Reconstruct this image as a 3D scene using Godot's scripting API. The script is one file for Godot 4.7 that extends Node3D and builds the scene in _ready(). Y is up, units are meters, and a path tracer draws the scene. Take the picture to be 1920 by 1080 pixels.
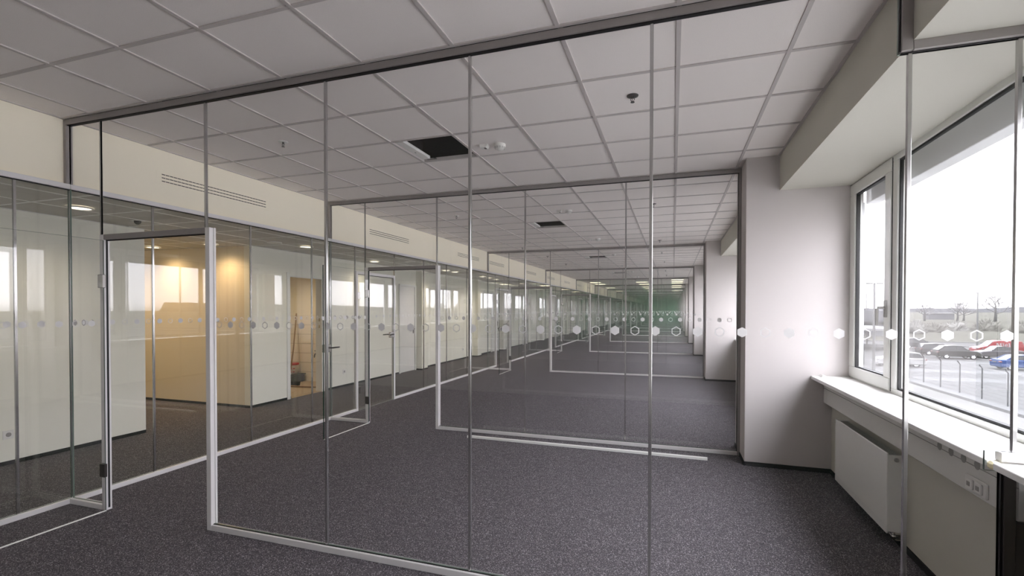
extends Node3D
# Glazed offices along a corridor, with a window wall on the right. Units are metres, y is up, the floor is y = 0, the camera stands at x = 0, z = 0.

const CEIL := 2.996            # underside of the office ceiling
const XG := -4.48              # office face of the corridor glazing
const XS := -4.513             # face of the bulkhead above it
const XC := -6.18              # corridor wall
const XK := 0.672              # inner face of the columns
const XB := 0.963              # inner face of the window lintel
const XW := 1.543              # plane of the window frames
const GROUND := -4.2           # car park, one storey down
const PZ := [-2.469, -5.48, -11.42, -17.28, -23.18, -29.08, -34.98, -40.88, -46.78, -52.68, -58.58, -64.48, -70.38, -76.28, -82.18, -88.08, -93.98, -99.88]
const ORD := ["first", "second", "third", "fourth", "fifth", "sixth", "seventh", "eighth", "ninth", "tenth", "eleventh", "twelfth", "thirteenth", "fourteenth", "fifteenth", "sixteenth", "seventeenth", "eighteenth", "nineteenth"]
const ZEND := -105.0
const ZBACK := 3.3

var M := {}
var used := {}
var rng := RandomNumberGenerator.new()

# ------------------------------------------------------------------ helpers
func numbered(called: String) -> String:
	var n: int = used.get(called, 0)
	used[called] = n + 1
	return called if n == 0 else "%s_%03d" % [called, n]

func mb(smooth := false) -> SurfaceTool:
	var st := SurfaceTool.new()
	st.begin(Mesh.PRIMITIVE_TRIANGLES)
	st.set_smooth_group(0 if smooth else -1)
	return st

func tri(st: SurfaceTool, a: Vector3, b: Vector3, c: Vector3) -> void:
	st.add_vertex(a); st.add_vertex(b); st.add_vertex(c)

func quad(st: SurfaceTool, a: Vector3, b: Vector3, c: Vector3, d: Vector3) -> void:
	tri(st, a, b, c); tri(st, a, c, d)

func box(st: SurfaceTool, lo: Vector3, hi: Vector3) -> void:
	var v := []
	for i in 8:
		v.append(Vector3(hi.x if i & 1 else lo.x, hi.y if i & 2 else lo.y, hi.z if i & 4 else lo.z))
	for f in [[0, 2, 3, 1], [4, 5, 7, 6], [0, 1, 5, 4], [2, 6, 7, 3], [0, 4, 6, 2], [1, 3, 7, 5]]:
		quad(st, v[f[3]], v[f[2]], v[f[1]], v[f[0]])

# a box with chamfered edges
func cbox(st: SurfaceTool, lo: Vector3, hi: Vector3, c: float) -> void:
	var m := (lo + hi) / 2.0
	var h := (hi - lo) / 2.0
	c = minf(c, minf(h.x, minf(h.y, h.z)) * 0.9)
	var pts := {}
	for sx in [-1, 1]:
		for sy in [-1, 1]:
			for sz in [-1, 1]:
				for ax in 3:
					var p := Vector3(sx * (h.x - c), sy * (h.y - c), sz * (h.z - c))
					p[ax] = [sx, sy, sz][ax] * h[ax]
					pts[[sx, sy, sz, ax]] = m + p
	var s2 := [-1, 1]
	for ax in 3:
		var b := (ax + 1) % 3
		var d := (ax + 2) % 3
		for s in s2:
			var q := []
			for k in [[-1, -1], [1, -1], [1, 1], [-1, 1]]:
				var key := [0, 0, 0]
				key[ax] = s; key[b] = k[0]; key[d] = k[1]
				q.append(pts[key + [ax]])
			out_quad(st, q, m)
		for s in s2:
			for t in s2:
				var q2 := []
				for k in [[-1, b], [1, b], [1, d], [-1, d]]:
					var key2 := [0, 0, 0]
					key2[ax] = k[0]; key2[b] = s; key2[d] = t
					q2.append(pts[key2 + [k[1]]])
				out_quad(st, q2, m)
	for sx in s2:
		for sy in s2:
			for sz in s2:
				out_tri(st, pts[[sx, sy, sz, 0]], pts[[sx, sy, sz, 1]], pts[[sx, sy, sz, 2]], m)

func out_tri(st: SurfaceTool, a: Vector3, b: Vector3, c: Vector3, m: Vector3) -> void:
	if (b - a).cross(c - a).dot((a + b + c) / 3.0 - m) > 0.0:
		tri(st, a, c, b)
	else:
		tri(st, a, b, c)

func out_quad(st: SurfaceTool, q: Array, m: Vector3) -> void:
	out_tri(st, q[0], q[1], q[2], m); out_tri(st, q[0], q[2], q[3], m)

# tube along a list of points, radius per point
func tube(st: SurfaceTool, pts: Array, rad: Array, n := 8, caps := true) -> void:
	var rings := []
	for i in pts.size():
		var d: Vector3 = (pts[mini(i + 1, pts.size() - 1)] - pts[maxi(i - 1, 0)]).normalized()
		var u := d.cross(Vector3.UP if absf(d.y) < 0.9 else Vector3.RIGHT).normalized()
		var w := d.cross(u)
		var ring := []
		for k in n:
			var a := TAU * k / n
			ring.append(pts[i] + (u * cos(a) + w * sin(a)) * rad[i])
		rings.append(ring)
	for i in rings.size() - 1:
		for k in n:
			var k2 := (k + 1) % n
			quad(st, rings[i][k], rings[i + 1][k], rings[i + 1][k2], rings[i][k2])
	if caps:
		for k in n:
			tri(st, pts[0], rings[0][k], rings[0][(k + 1) % n])
			tri(st, pts[-1], rings[-1][(k + 1) % n], rings[-1][k])

# lathe about the y axis: profile of (radius, height) from top to bottom
func lathe(st: SurfaceTool, at: Vector3, prof: Array, n := 20) -> void:
	for i in prof.size() - 1:
		for k in n:
			var a := TAU * k / n
			var b := TAU * (k + 1) / n
			var p: Vector2 = prof[i]
			var q: Vector2 = prof[i + 1]
			quad(st, at + Vector3(cos(a) * p.x, p.y, sin(a) * p.x), at + Vector3(cos(a) * q.x, q.y, sin(a) * q.x), at + Vector3(cos(b) * q.x, q.y, sin(b) * q.x), at + Vector3(cos(b) * p.x, p.y, sin(b) * p.x))

# extrude a polygon (x, y) from z0 to z1, the ends drawn in by a bevel
func prism(st: SurfaceTool, poly: PackedVector2Array, z0: float, z1: float, bevel := 0.0, taper := Vector3.ZERO) -> void:
	if not Geometry2D.is_polygon_clockwise(poly):
		poly = poly.duplicate(); poly.reverse()
	var small := poly
	if bevel > 0.0:
		var off := Geometry2D.offset_polygon(poly, -bevel)
		if off.size() and off[0].size() == poly.size():
			small = off[0]
			var best := 0
			for i in small.size():
				if small[i].distance_to(poly[0]) < small[best].distance_to(poly[0]):
					best = i
			var r := PackedVector2Array()
			for i in small.size():
				r.append(small[(i + best) % small.size()])
			if Geometry2D.is_polygon_clockwise(r) != Geometry2D.is_polygon_clockwise(poly):
				var r2 := PackedVector2Array([r[0]])
				for i in range(r.size() - 1, 0, -1):
					r2.append(r[i])
				r = r2
			small = r
	var zs := [z0, z1] if bevel <= 0.0 else [z0, z0 + bevel, z1 - bevel, z1]
	var loops := []
	for i in zs.size():
		var src := small if i == 0 or i == zs.size() - 1 else poly
		var loop := []
		for p in src:
			var z: float = zs[i]
			if taper.z > 0.0:
				z = (z0 + z1) / 2.0 + (z - (z0 + z1) / 2.0) * lerpf(1.0, taper.z, clampf((p.y - taper.x) / (taper.y - taper.x), 0.0, 1.0))
			loop.append(Vector3(p.x, p.y, z))
		loops.append(loop)
	for i in loops.size() - 1:
		for k in poly.size():
			var k2 := (k + 1) % poly.size()
			quad(st, loops[i][k], loops[i + 1][k], loops[i + 1][k2], loops[i][k2])
	var t := Geometry2D.triangulate_polygon(small)
	for i in range(0, t.size(), 3):
		for e in [0, loops.size() - 1]:
			var a: Vector3 = loops[e][t[i]]
			var b: Vector3 = loops[e][t[i + 1]]
			var c: Vector3 = loops[e][t[i + 2]]
			var want := -1.0 if e == 0 else 1.0
			if (b - a).cross(c - a).z * want > 0.0:
				tri(st, a, c, b)
			else:
				tri(st, a, b, c)

func commit(st: SurfaceTool) -> ArrayMesh:
	st.generate_normals()
	return st.commit()

func put(called: String, mesh: Mesh, m: Material, parent: Node3D, at := Vector3.ZERO, turn := 0.0) -> MeshInstance3D:
	var o := MeshInstance3D.new()
	o.name = numbered(called) if parent == self else called
	o.mesh = mesh
	if m:
		o.material_override = m
	o.position = at
	o.rotation.y = turn
	parent.add_child(o, true)
	return o

func obj(called: String, st: SurfaceTool, m: Material, parent: Node3D) -> MeshInstance3D:
	return put(called, commit(st), m, parent)

func bx(called: String, lo: Vector3, hi: Vector3, m: Material, parent: Node3D, c := 0.0) -> MeshInstance3D:
	var st := mb()
	if c > 0.0:
		cbox(st, lo, hi, c)
	else:
		box(st, lo, hi)
	return obj(called, st, m, parent)

func thing(called: String, label: String, category: String, at := Vector3.ZERO, turn := 0.0, group := "") -> Node3D:
	var o := Node3D.new()
	o.name = numbered(called)
	add_child(o)
	o.position = at
	o.rotation.y = turn
	return tag(o, label, category, group)

func tag(o: Node3D, label: String, category: String, group := "") -> Node3D:
	o.set_meta("label", label)
	o.set_meta("category", category)
	if group:
		o.set_meta("group", group)
	return o

func struct(called: String, at := Vector3.ZERO) -> Node3D:
	var o := Node3D.new()
	o.name = numbered(called)
	add_child(o)
	o.position = at
	o.set_meta("kind", "structure")
	return o

func stuff(o: Node3D) -> Node3D:
	o.set_meta("kind", "stuff")
	return o

func mat(key: String, c: Color, rough := 0.8, metal := 0.0) -> StandardMaterial3D:
	var m := StandardMaterial3D.new()
	m.resource_name = key
	m.albedo_color = c
	m.roughness = rough
	m.metallic = metal
	M[key] = m
	return m

func noise_tex(freq: float, size: int, stops: Array, kind := FastNoiseLite.TYPE_SIMPLEX_SMOOTH, oct := 3, sd := 1) -> NoiseTexture2D:
	var n := FastNoiseLite.new()
	n.noise_type = kind
	n.frequency = freq
	n.fractal_octaves = oct
	n.seed = sd
	var t := NoiseTexture2D.new()
	t.width = size
	t.height = size
	t.seamless = true
	t.noise = n
	var g := Gradient.new()
	var offs := PackedFloat32Array()
	var cols := PackedColorArray()
	for s in stops:
		offs.append(s[0]); cols.append(s[1])
	g.offsets = offs
	g.colors = cols
	t.color_ramp = g
	return t

func triplanar(m: StandardMaterial3D, t: Texture2D, scale: float) -> void:
	m.albedo_texture = t
	m.uv1_triplanar = true
	m.uv1_world_triplanar = true
	m.uv1_scale = Vector3.ONE * scale

func grey(v: float) -> Color:
	return Color(v, v, v)

func lamp(called: String, at: Vector3, c: Color, energy: float, size := 0.08) -> void:
	var l := OmniLight3D.new()
	l.name = numbered(called)
	l.position = at
	l.light_color = c
	l.light_energy = energy
	l.light_size = size
	l.omni_range = 12.0
	l.omni_attenuation = 2.0
	l.shadow_enabled = true
	add_child(l)

# short twisted loops of light and dark yarn, one metre of carpet
func carpet_loops() -> ImageTexture:
	rng.seed = 77
	var N := 1024
	var im := Image.create_empty(N, N, false, Image.FORMAT_RGB8)
	im.fill(Color(0.345, 0.332, 0.347))
	for i in 62000:
		var x := rng.randi() % N
		var y := rng.randi() % N
		var v := rng.randf()
		var c := 0.20 + 0.24 * rng.randf()
		if v > 0.86:
			c = 0.56 + 0.28 * rng.randf()
		elif v > 0.62:
			c = 0.44 + 0.14 * rng.randf()
		var col := Color(c, c * 0.955, c * 0.985)
		var dx := rng.randi_range(-1, 1)
		var dy := 1 if dx == 0 else rng.randi_range(-1, 1)
		for k in rng.randi_range(3, 6):
			for w in 3:
				im.set_pixel(posmod(x + dx * k + (w if dy else 0), N), posmod(y + dy * k + (0 if dy else w), N), col)
	return ImageTexture.create_from_image(im)

func spot(called: String, at: Vector3, c: Color, energy: float) -> void:
	var l := SpotLight3D.new()
	l.name = numbered(called)
	l.position = at
	l.rotation.x = -PI / 2
	l.light_color = c
	l.light_energy = energy
	l.light_size = 0.08
	l.spot_range = 12.0
	l.spot_attenuation = 2.0
	l.spot_angle = 78.0
	l.spot_angle_attenuation = 1.0
	l.shadow_enabled = true
	add_child(l)

# ------------------------------------------------------------------ materials
func materials() -> void:
	var w := mat("white_paint", Color(0.97, 0.955, 0.93), 0.75)
	triplanar(w, noise_tex(0.02, 512, [[0.0, grey(0.975)], [1.0, grey(1.0)]], FastNoiseLite.TYPE_SIMPLEX_SMOOTH, 4, 3), 0.35)
	mat("bulkhead_paint", Color(0.975, 0.945, 0.865), 0.75)
	mat("corridor_paint", Color(0.965, 0.96, 0.91), 0.75)
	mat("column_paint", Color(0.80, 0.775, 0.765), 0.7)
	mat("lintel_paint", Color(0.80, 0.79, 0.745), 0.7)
	mat("cream_paint", Color(0.93, 0.89, 0.80), 0.7)
	var tile := mat("ceiling_board", Color(0.99, 0.965, 0.945), 0.9)
	triplanar(tile, noise_tex(0.16, 512, [[0.0, grey(0.94)], [0.45, grey(0.985)], [1.0, grey(1.0)]], FastNoiseLite.TYPE_SIMPLEX_SMOOTH, 4, 5), 2.8)
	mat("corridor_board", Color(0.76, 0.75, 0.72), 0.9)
	mat("ceiling_grid", Color(0.80, 0.775, 0.76), 0.55)
	mat("void_black", Color(0.012, 0.012, 0.014), 0.95)
	mat("concrete_slab", Color(0.12, 0.12, 0.12), 0.95)
	var carpet := mat("carpet", Color(1, 1, 1), 0.95)
	carpet.metallic_specular = 0.25
	var loops := carpet_loops()
	triplanar(carpet, loops, 0.85)
	carpet.heightmap_enabled = true
	carpet.heightmap_texture = loops
	carpet.heightmap_scale = 0.4
	mat("carpet_skirting", Color(0.13, 0.125, 0.135), 0.95)
	mat("satin_aluminium", Color(0.90, 0.89, 0.885), 0.40, 0.20)
	mat("shaded_aluminium", Color(0.60, 0.58, 0.57), 0.42, 0.3)  # same aluminium darkened: the shade on overhead profiles is put into the colour
	mat("joint_profile", Color(0.74, 0.735, 0.73), 0.18, 0.9)
	mat("dark_gasket", Color(0.05, 0.048, 0.055), 0.6)
	mat("steel", Color(0.72, 0.71, 0.70), 0.25, 1.0)
	mat("dark_steel", Color(0.33, 0.32, 0.31), 0.35, 0.9)
	var glass := mat("clear_glass", Color(0.30, 0.40, 0.34, 0.012), 0.0)
	glass.transparency = BaseMaterial3D.TRANSPARENCY_ALPHA
	glass.metallic_specular = 0.75
	var green := mat("green_glass", Color(0.07, 0.42, 0.26, 0.17), 0.0)
	green.transparency = BaseMaterial3D.TRANSPARENCY_ALPHA
	var corr := mat("corridor_glass", Color(0.36, 0.50, 0.38, 0.022), 0.0)
	corr.transparency = BaseMaterial3D.TRANSPARENCY_ALPHA
	corr.metallic_specular = 0.75
	var win := mat("window_glass", Color(0.8, 0.85, 0.85, 0.01), 0.0)
	win.transparency = BaseMaterial3D.TRANSPARENCY_ALPHA
	mat("glass_edge", Color(0.40, 0.46, 0.42), 0.2)
	mat("door_glass_edge", Color(0.05, 0.22, 0.17), 0.15)
	var film := mat("frosted_film", Color(0.89, 0.885, 0.88), 0.7)
	film.backlight_enabled = true
	film.backlight = Color(0.35, 0.35, 0.35)
	mat("window_plastic", Color(0.92, 0.92, 0.90), 0.35)
	mat("sill_laminate", Color(0.96, 0.955, 0.94), 0.4)
	mat("trunking", Color(0.88, 0.875, 0.855), 0.5)
	mat("radiator_enamel", Color(0.92, 0.92, 0.905), 0.25)
	mat("radiator_grille", Color(0.62, 0.62, 0.60), 0.4)
	mat("white_plastic", Color(0.92, 0.915, 0.895), 0.4)
	mat("dull_plastic", Color(0.60, 0.59, 0.57), 0.5)
	mat("foam", Color(0.93, 0.89, 0.74), 0.9)
	mat("blind_box", Color(0.74, 0.745, 0.75), 0.5)
	mat("ceramic_tile", Color(0.93, 0.89, 0.83), 0.2)
	mat("grout", Color(0.60, 0.54, 0.47), 0.9)
	mat("stone_floor", Color(0.66, 0.58, 0.48), 0.5)
	mat("broom_wood", Color(0.50, 0.38, 0.24), 0.7)
	mat("bristle", Color(0.08, 0.08, 0.09), 0.9)
	mat("bucket_white", Color(0.9, 0.88, 0.86), 0.4)
	mat("bucket_red", Color(0.72, 0.10, 0.08), 0.5)
	mat("grey_bin", Color(0.30, 0.31, 0.31), 0.6)
	var lit := mat("lamp_diffuser", Color(1, 1, 1), 0.5)
	lit.emission_enabled = true
	lit.emission = Color(1.0, 0.95, 0.84)
	lit.emission_energy_multiplier = 0.2
	var panel := mat("panel_diffuser", Color(1, 1, 1), 0.5)
	panel.emission_enabled = true
	panel.emission = Color(1.0, 0.96, 0.80)
	panel.emission_energy_multiplier = 0.10
	mat("lamp_off", Color(0.93, 0.92, 0.86), 0.4)
	# outdoors
	var asph := mat("asphalt", Color(0.253, 0.252, 0.251), 0.9)
	triplanar(asph, noise_tex(0.03, 512, [[0.0, grey(0.86)], [1.0, grey(1.0)]], FastNoiseLite.TYPE_SIMPLEX_SMOOTH, 4, 21), 0.09)
	mat("bounce_yard", Color(0.701, 0.696, 0.687), 0.9)  # pale ground out of view, added to bounce daylight into the rooms
	mat("bounce_apron", Color(0.381, 0.376, 0.368), 0.9)  # ground out of view, toned to bounce daylight up to the ceiling
	mat("kerb", Color(0.285, 0.285, 0.285), 0.9)
	mat("pale_paving", Color(0.270, 0.270, 0.270), 0.9)
	var grav := mat("gravel", Color(0.253, 0.250, 0.246), 0.95)
	triplanar(grav, noise_tex(0.05, 512, [[0.0, grey(0.62)], [0.5, grey(0.88)], [1.0, grey(1.0)]], FastNoiseLite.TYPE_SIMPLEX_SMOOTH, 5, 22), 0.22)
	var field := mat("field", Color(0.250, 0.247, 0.234), 0.95)
	triplanar(field, noise_tex(0.02, 512, [[0.0, Color(0.80, 0.80, 0.78)], [1.0, Color(1.0, 1.0, 0.97)]], FastNoiseLite.TYPE_SIMPLEX_SMOOTH, 5, 23), 0.02)
	mat("far_wood", Color(0.194, 0.195, 0.203), 0.95)
	mat("bark", Color(0.210, 0.210, 0.210), 0.9)
	mat("twig_haze", Color(0.296, 0.294, 0.296), 0.9)  # paler than the bark: distance haze put into the colour
	mat("shrub", Color(0.271, 0.266, 0.250), 0.95)
	mat("pale_shrub", Color(0.320, 0.316, 0.304), 0.95)
	mat("fence_steel", Color(0.117, 0.120, 0.124), 0.6, 0.2)
	mat("mast", Color(0.276, 0.276, 0.276), 0.5)
	mat("cladding", Color(0.259, 0.261, 0.269), 0.6)
	mat("dark_cladding", Color(0.175, 0.180, 0.182), 0.6)
	mat("white_roof", Color(0.356, 0.356, 0.356), 0.6)
	mat("brick_red", Color(0.236, 0.129, 0.097), 0.9)
	mat("tyre", Color(0.072, 0.072, 0.076), 0.8)
	mat("rim", Color(0.75, 0.75, 0.76), 0.35, 0.6)
	mat("car_glass", Color(0.105, 0.109, 0.115), 0.1)
	M.car_glass.metallic_specular = 0.25
	mat("tail_red", Color(0.264, 0.020, 0.024), 0.3)
	mat("head_white", Color(0.304, 0.304, 0.304), 0.2)
	mat("lettering_white", Color(0.331, 0.331, 0.331), 0.6)
	for k in ["asphalt", "kerb", "pale_paving", "bounce_yard", "bounce_apron", "gravel", "field", "far_wood", "bark", "twig_haze", "shrub", "pale_shrub", "fence_steel", "mast", "cladding", "dark_cladding", "white_roof", "brick_red", "tyre"]:
		M[k].metallic_specular = 0.06
	for c in [["car_white", Color(0.379, 0.379, 0.379)], ["car_graphite", Color(0.120, 0.124, 0.132)], ["car_black", Color(0.079, 0.081, 0.083)], ["car_blue", Color(0.047, 0.137, 0.282)], ["car_red", Color(0.314, 0.034, 0.063)], ["car_silver", Color(0.168, 0.160, 0.172)]]:
		var m := mat(c[0], c[1], 0.35)
		m.metallic_specular = 0.22

# ------------------------------------------------------------------ glass
# a pane in its own thickness: one clear sheet in the middle (or two, on its faces) and polished edges all round
func pane(lo: Vector3, hi: Vector3, m: Material, parent: Node3D, faces := 1, called := "glass_pane") -> MeshInstance3D:
	var ax := 0 if hi.x - lo.x < hi.z - lo.z else 2
	var st := mb()
	var depths := [(lo[ax] + hi[ax]) / 2.0] if faces == 1 else [lo[ax], hi[ax]]
	for d in depths:
		var q := []
		for k in [[0, 0], [1, 0], [1, 1], [0, 1]]:
			var p := Vector3(0, hi.y if k[1] else lo.y, 0)
			p[2 - ax] = hi[2 - ax] if k[0] else lo[2 - ax]
			p[ax] = d
			q.append(p)
		quad(st, q[0], q[1], q[2], q[3])
	var mesh := commit(st)
	var e := mb()
	var i := Vector3.ZERO
	i[ax] = 0.0005
	var a := lo + i
	var b := hi - i
	var t := Vector3(0, 0.001, 0)
	box(e, a, Vector3(b.x, a.y, b.z) + t)
	box(e, Vector3(a.x, b.y, a.z) - t, b)
	var s := Vector3.ZERO
	s[2 - ax] = 0.001
	var b2 := b
	b2[2 - ax] = a[2 - ax]
	box(e, a, b2 + s)
	var a2 := a
	a2[2 - ax] = b[2 - ax]
	box(e, a2 - s, b)
	e.generate_normals()
	e.commit(mesh)
	var o := put(called, mesh, null, parent)
	o.set_surface_override_material(0, m)
	o.set_surface_override_material(1, M.glass_edge)
	return o

# a pane of any outline in the plane across z
func pane_poly(poly: PackedVector2Array, z0: float, z1: float, m: Material, parent: Node3D) -> void:
	var st := mb()
	var t := Geometry2D.triangulate_polygon(poly)
	var zm := (z0 + z1) / 2.0
	for i in range(0, t.size(), 3):
		tri(st, Vector3(poly[t[i]].x, poly[t[i]].y, zm), Vector3(poly[t[i + 1]].x, poly[t[i + 1]].y, zm), Vector3(poly[t[i + 2]].x, poly[t[i + 2]].y, zm))
	var mesh := commit(st)
	var e := mb()
	for i in poly.size():
		var a := poly[i]
		var b := poly[(i + 1) % poly.size()]
		quad(e, Vector3(a.x, a.y, z0), Vector3(b.x, b.y, z0), Vector3(b.x, b.y, z1), Vector3(a.x, a.y, z1))
	e.generate_normals()
	e.commit(mesh)
	var o := put("glass_pane", mesh, null, parent)
	o.set_surface_override_material(0, m)
	o.set_surface_override_material(1, M.glass_edge)

# the safety marking: filled and outlined hexagons in turn, of frosted film
var hex_fill: ArrayMesh
var hex_line: ArrayMesh

func hexagons() -> void:
	var a := mb()
	hex_into(a, Vector3.ZERO, true, 2)
	hex_fill = commit(a)
	var b := mb()
	hex_into(b, Vector3.ZERO, false, 2)
	hex_line = commit(b)

func hex_into(st: SurfaceTool, at: Vector3, filled: bool, ax: int) -> void:
	var ring := []
	for k in 6:
		ring.append(Vector2(sin(TAU * k / 6) * 0.0243, cos(TAU * k / 6) * 0.0243))
	for k in 6:
		var p: Vector2 = ring[k]
		var q: Vector2 = ring[(k + 1) % 6]
		for z in [-0.0006, 0.0006]:
			var P := [p, q, q * 0.80, p * 0.80]
			if filled:
				P = [p, q, Vector2.ZERO, Vector2.ZERO]
			var v := []
			for w in P:
				v.append(at + (Vector3(w.x, w.y, z) if ax == 2 else Vector3(z, w.y, w.x)))
			if filled:
				out_tri(st, v[0], v[1], v[2], at - (Vector3(0, 0, z * 9) if ax == 2 else Vector3(z * 9, 0, 0)))
			else:
				out_quad(st, v, at - (Vector3(0, 0, z * 9) if ax == 2 else Vector3(z * 9, 0, 0)))

# a row of stickers along x (ax 2) or z (ax 0), singly or as one part
func stickers(parent: Node3D, start: Vector3, step: float, count: int, first_filled: bool, ax: int, singly: bool, skip := []) -> void:
	var st := mb()
	for i in count:
		var p := start
		p[2 - ax] += step * i
		var hide := false
		for s in skip:
			if p[2 - ax] > s[0] and p[2 - ax] < s[1]:
				hide = true
		if hide:
			continue
		var filled := (i % 2 == 0) == first_filled
		if singly:
			put("hexagon_sticker", hex_fill if filled else hex_line, M.frosted_film, parent, p, 0.0 if ax == 2 else PI / 2)
		else:
			hex_into(st, p, filled, ax)
	if not singly:
		stuff(obj("hexagon_stickers", st, M.frosted_film, parent))

# ------------------------------------------------------------------ partitions
func lever(parent: Node3D, at: Vector3, dir: Vector3, out: Vector3, cyl := true) -> void:
	# lock case on the glass, rose and lever on both sides; dir: where the lever points, out: away from the glass
	var st := mb()
	var c := at - dir * 0.02
	var lo := Vector3(c.x, c.y - 0.045, c.z) - dir.abs() * 0.055 - out.abs() * 0.022
	var hi := Vector3(c.x, c.y + 0.045, c.z) + dir.abs() * 0.055 + out.abs() * 0.022
	cbox(st, lo, hi, 0.004)
	var h := obj("lock_case", st, M.steel, parent)
	for s in [-1.0, 1.0]:
		var l := mb(true)
		var b: Vector3 = at + Vector3(0, 0.006, 0) + out * s * 0.02
		tube(l, [b, b + out * s * 0.035, b + out * s * 0.045 + dir * 0.012, b + out * s * 0.045 + dir * 0.125], [0.009, 0.009, 0.0095, 0.008], 10)
		obj("lever", l, M.dark_steel, h)

func partition(i: int) -> void:
	var z: float = PZ[i]
	var near := i == 0
	var a0 := -4.109 if near else -3.915
	var a1 := a0 + 0.041
	var b0 := -3.05 if near else -2.869
	var b1 := b0 + 0.04
	var xr := XB if near else XK + 0.017
	var word := ["nearest frameless glass office partition, stepping round the window lintel above the near sill", "second glass office partition, with the loose metal strip lying before its rail", "third glass office partition down the row, two bays behind the loose metal strip"]
	var label: String = word[i] if i < 3 else "%s glass office partition down the row, counted from the camera" % ORD[i]
	var p := thing("glass_partition", label, "partition", Vector3(0, 0, z), 0.0, "glass partitions between the offices")
	var al: Material = M.satin_aluminium
	var g: Material = M.clear_glass if i < 4 else M.green_glass
	var D := 0.045
	var f := 0.0 if i > 6 else 0.002
	# rails and posts, each a channel whose front face is 40 mm
	bx("top_rail", Vector3(XS, CEIL - 0.042, -D), Vector3(xr, CEIL - 0.001, 0), M.shaded_aluminium, p, f)  # head profiles take the darker copy, with their shade in the colour
	bx("top_gasket", Vector3(XS + 0.03, CEIL - 0.047, -0.036), Vector3(xr - 0.042, CEIL - 0.042, -0.010), M.dark_gasket, p)
	bx("wall_profile", Vector3(XS + 0.001, 2.5, -D), Vector3(XS + 0.032, CEIL - 0.042, 0), M.shaded_aluminium, p, f)
	bx("bottom_rail", Vector3(XG - 0.001, 0.001, -D), Vector3(a0, 0.04, 0), al, p, f)
	var xe := 1.285 if near else XK - 0.027
	bx("bottom_rail", Vector3(b1, 0.001, -D), Vector3(xe, 0.04, 0), al, p, f)
	bx("bottom_gasket", Vector3(b1, 0.04, -0.036), Vector3(xe, 0.043, -0.016), M.dark_gasket, p)
	var post := [["door_post", a0, a1], ["door_post", b0, b1]]
	for q in post:
		var st := mb()
		cbox(st, Vector3(q[1], 0.001, -D), Vector3(q[2], 2.085, 0), maxf(f, 0.0005))
		obj(q[0], st, al, p)
	bx("door_stop", Vector3(a1, 0.02, -0.028), Vector3(a1 + 0.006, 2.045, -0.018), M.dark_gasket, p)
	bx("door_stop", Vector3(b0 - 0.006, 0.02, -0.028), Vector3(b0, 2.045, -0.018), M.dark_gasket, p)
	if i < 6:
		bx("post_cover", Vector3(b1, 0.04, -D + 0.002), Vector3(b1 + 0.008, 2.085, -0.03), al, p)
	bx("door_header", Vector3(a1, 2.045, -D), Vector3(b0, 2.085, 0), M.shaded_aluminium, p, f)
	bx("header_gasket", Vector3(a1 + 0.006, 2.039, -0.032), Vector3(b0 - 0.006, 2.045, -0.014), M.dark_gasket, p)
	# panes
	var zf := -0.034
	var zb := -0.022
	var joints := [b1 + 0.004]
	if near:
		joints = [-3.07, -2.07, -1.09, -0.107, 0.959, 1.329]
	else:
		joints = [-2.863, -1.687, -0.507]
	pane(Vector3(XG - 0.002, 0.04, zf), Vector3(a0 - 0.026, CEIL - 0.046, zb), g, p)
	pane(Vector3(a0 - 0.016, 2.085, zf), Vector3(joints[0] - 0.006, CEIL - 0.046, zb), g, p)
	bx("glazing_joint", Vector3(a0 - 0.027, 0.04, zf - 0.001), Vector3(a0 - 0.015, CEIL - 0.046, zb + 0.001), M.joint_profile, p)
	for k in joints.size():
		var x0: float = joints[k] + 0.006
		var x1: float = joints[k + 1] - 0.006 if k + 1 < joints.size() else (1.5 if near else XK - 0.03)
		var y0 := 0.043
		var y1 := CEIL - 0.046
		if near and k == 3:
			# the pane that passes under the corner of the lintel is notched there
			pane_poly(PackedVector2Array([Vector2(x0, y0), Vector2(x1, y0), Vector2(x1, 2.626), Vector2(0.916, 2.626), Vector2(0.916, y1), Vector2(x0, y1)]), zf, zb, g, p)
		elif near and k == 4:
			pane_poly(PackedVector2Array([Vector2(x0, y0), Vector2(1.281, y0), Vector2(1.281, 0.862), Vector2(1.233, 0.862), Vector2(1.233, 0.944), Vector2(x1, 0.944), Vector2(x1, 2.626), Vector2(x0, 2.626)]), zf, zb, g, p)
		elif near and k == 5:
			pane(Vector3(x0, 0.945, zf), Vector3(x1, 2.626, zb), g, p)
		else:
			pane(Vector3(x0 if k else maxf(x0, joints[0] + 0.006), y0 if k else y0, zf), Vector3(x1, y1, zb), g, p)
		var jy0 := 2.085 if k == 0 else y0
		var jy1 := y1
		if near and k >= 4:
			jy1 = 2.626
		if near and k == 5:
			jy0 = 0.945
		bx("glazing_joint", Vector3(joints[k] - 0.008, jy0, zf - 0.003), Vector3(joints[k] + 0.008, jy1, zb + 0.003), M.joint_profile, p, 0.0015 if i < 3 else 0.0)
	if near:
		# the frame steps down at the lintel, runs to the window and comes back over the sill
		bx("lintel_post", Vector3(0.921, 2.63, -D), Vector3(XB, CEIL - 0.042, 0), M.shaded_aluminium, p, f)
		bx("lintel_post_gasket", Vector3(0.917, 2.63, -0.036), Vector3(0.921, CEIL - 0.046, -0.01), M.dark_gasket, p)
		bx("lintel_rail", Vector3(XB + 0.0005, 2.63, -D), Vector3(1.50, 2.67, 0), M.shaded_aluminium, p, f)
		bx("lintel_gasket", Vector3(0.925, 2.626, -0.036), Vector3(1.50, 2.63, -0.016), M.dark_gasket, p)
		bx("sill_rail", Vector3(1.277, 0.9065, -D), Vector3(1.50, 0.944, 0), al, p, f)
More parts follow.
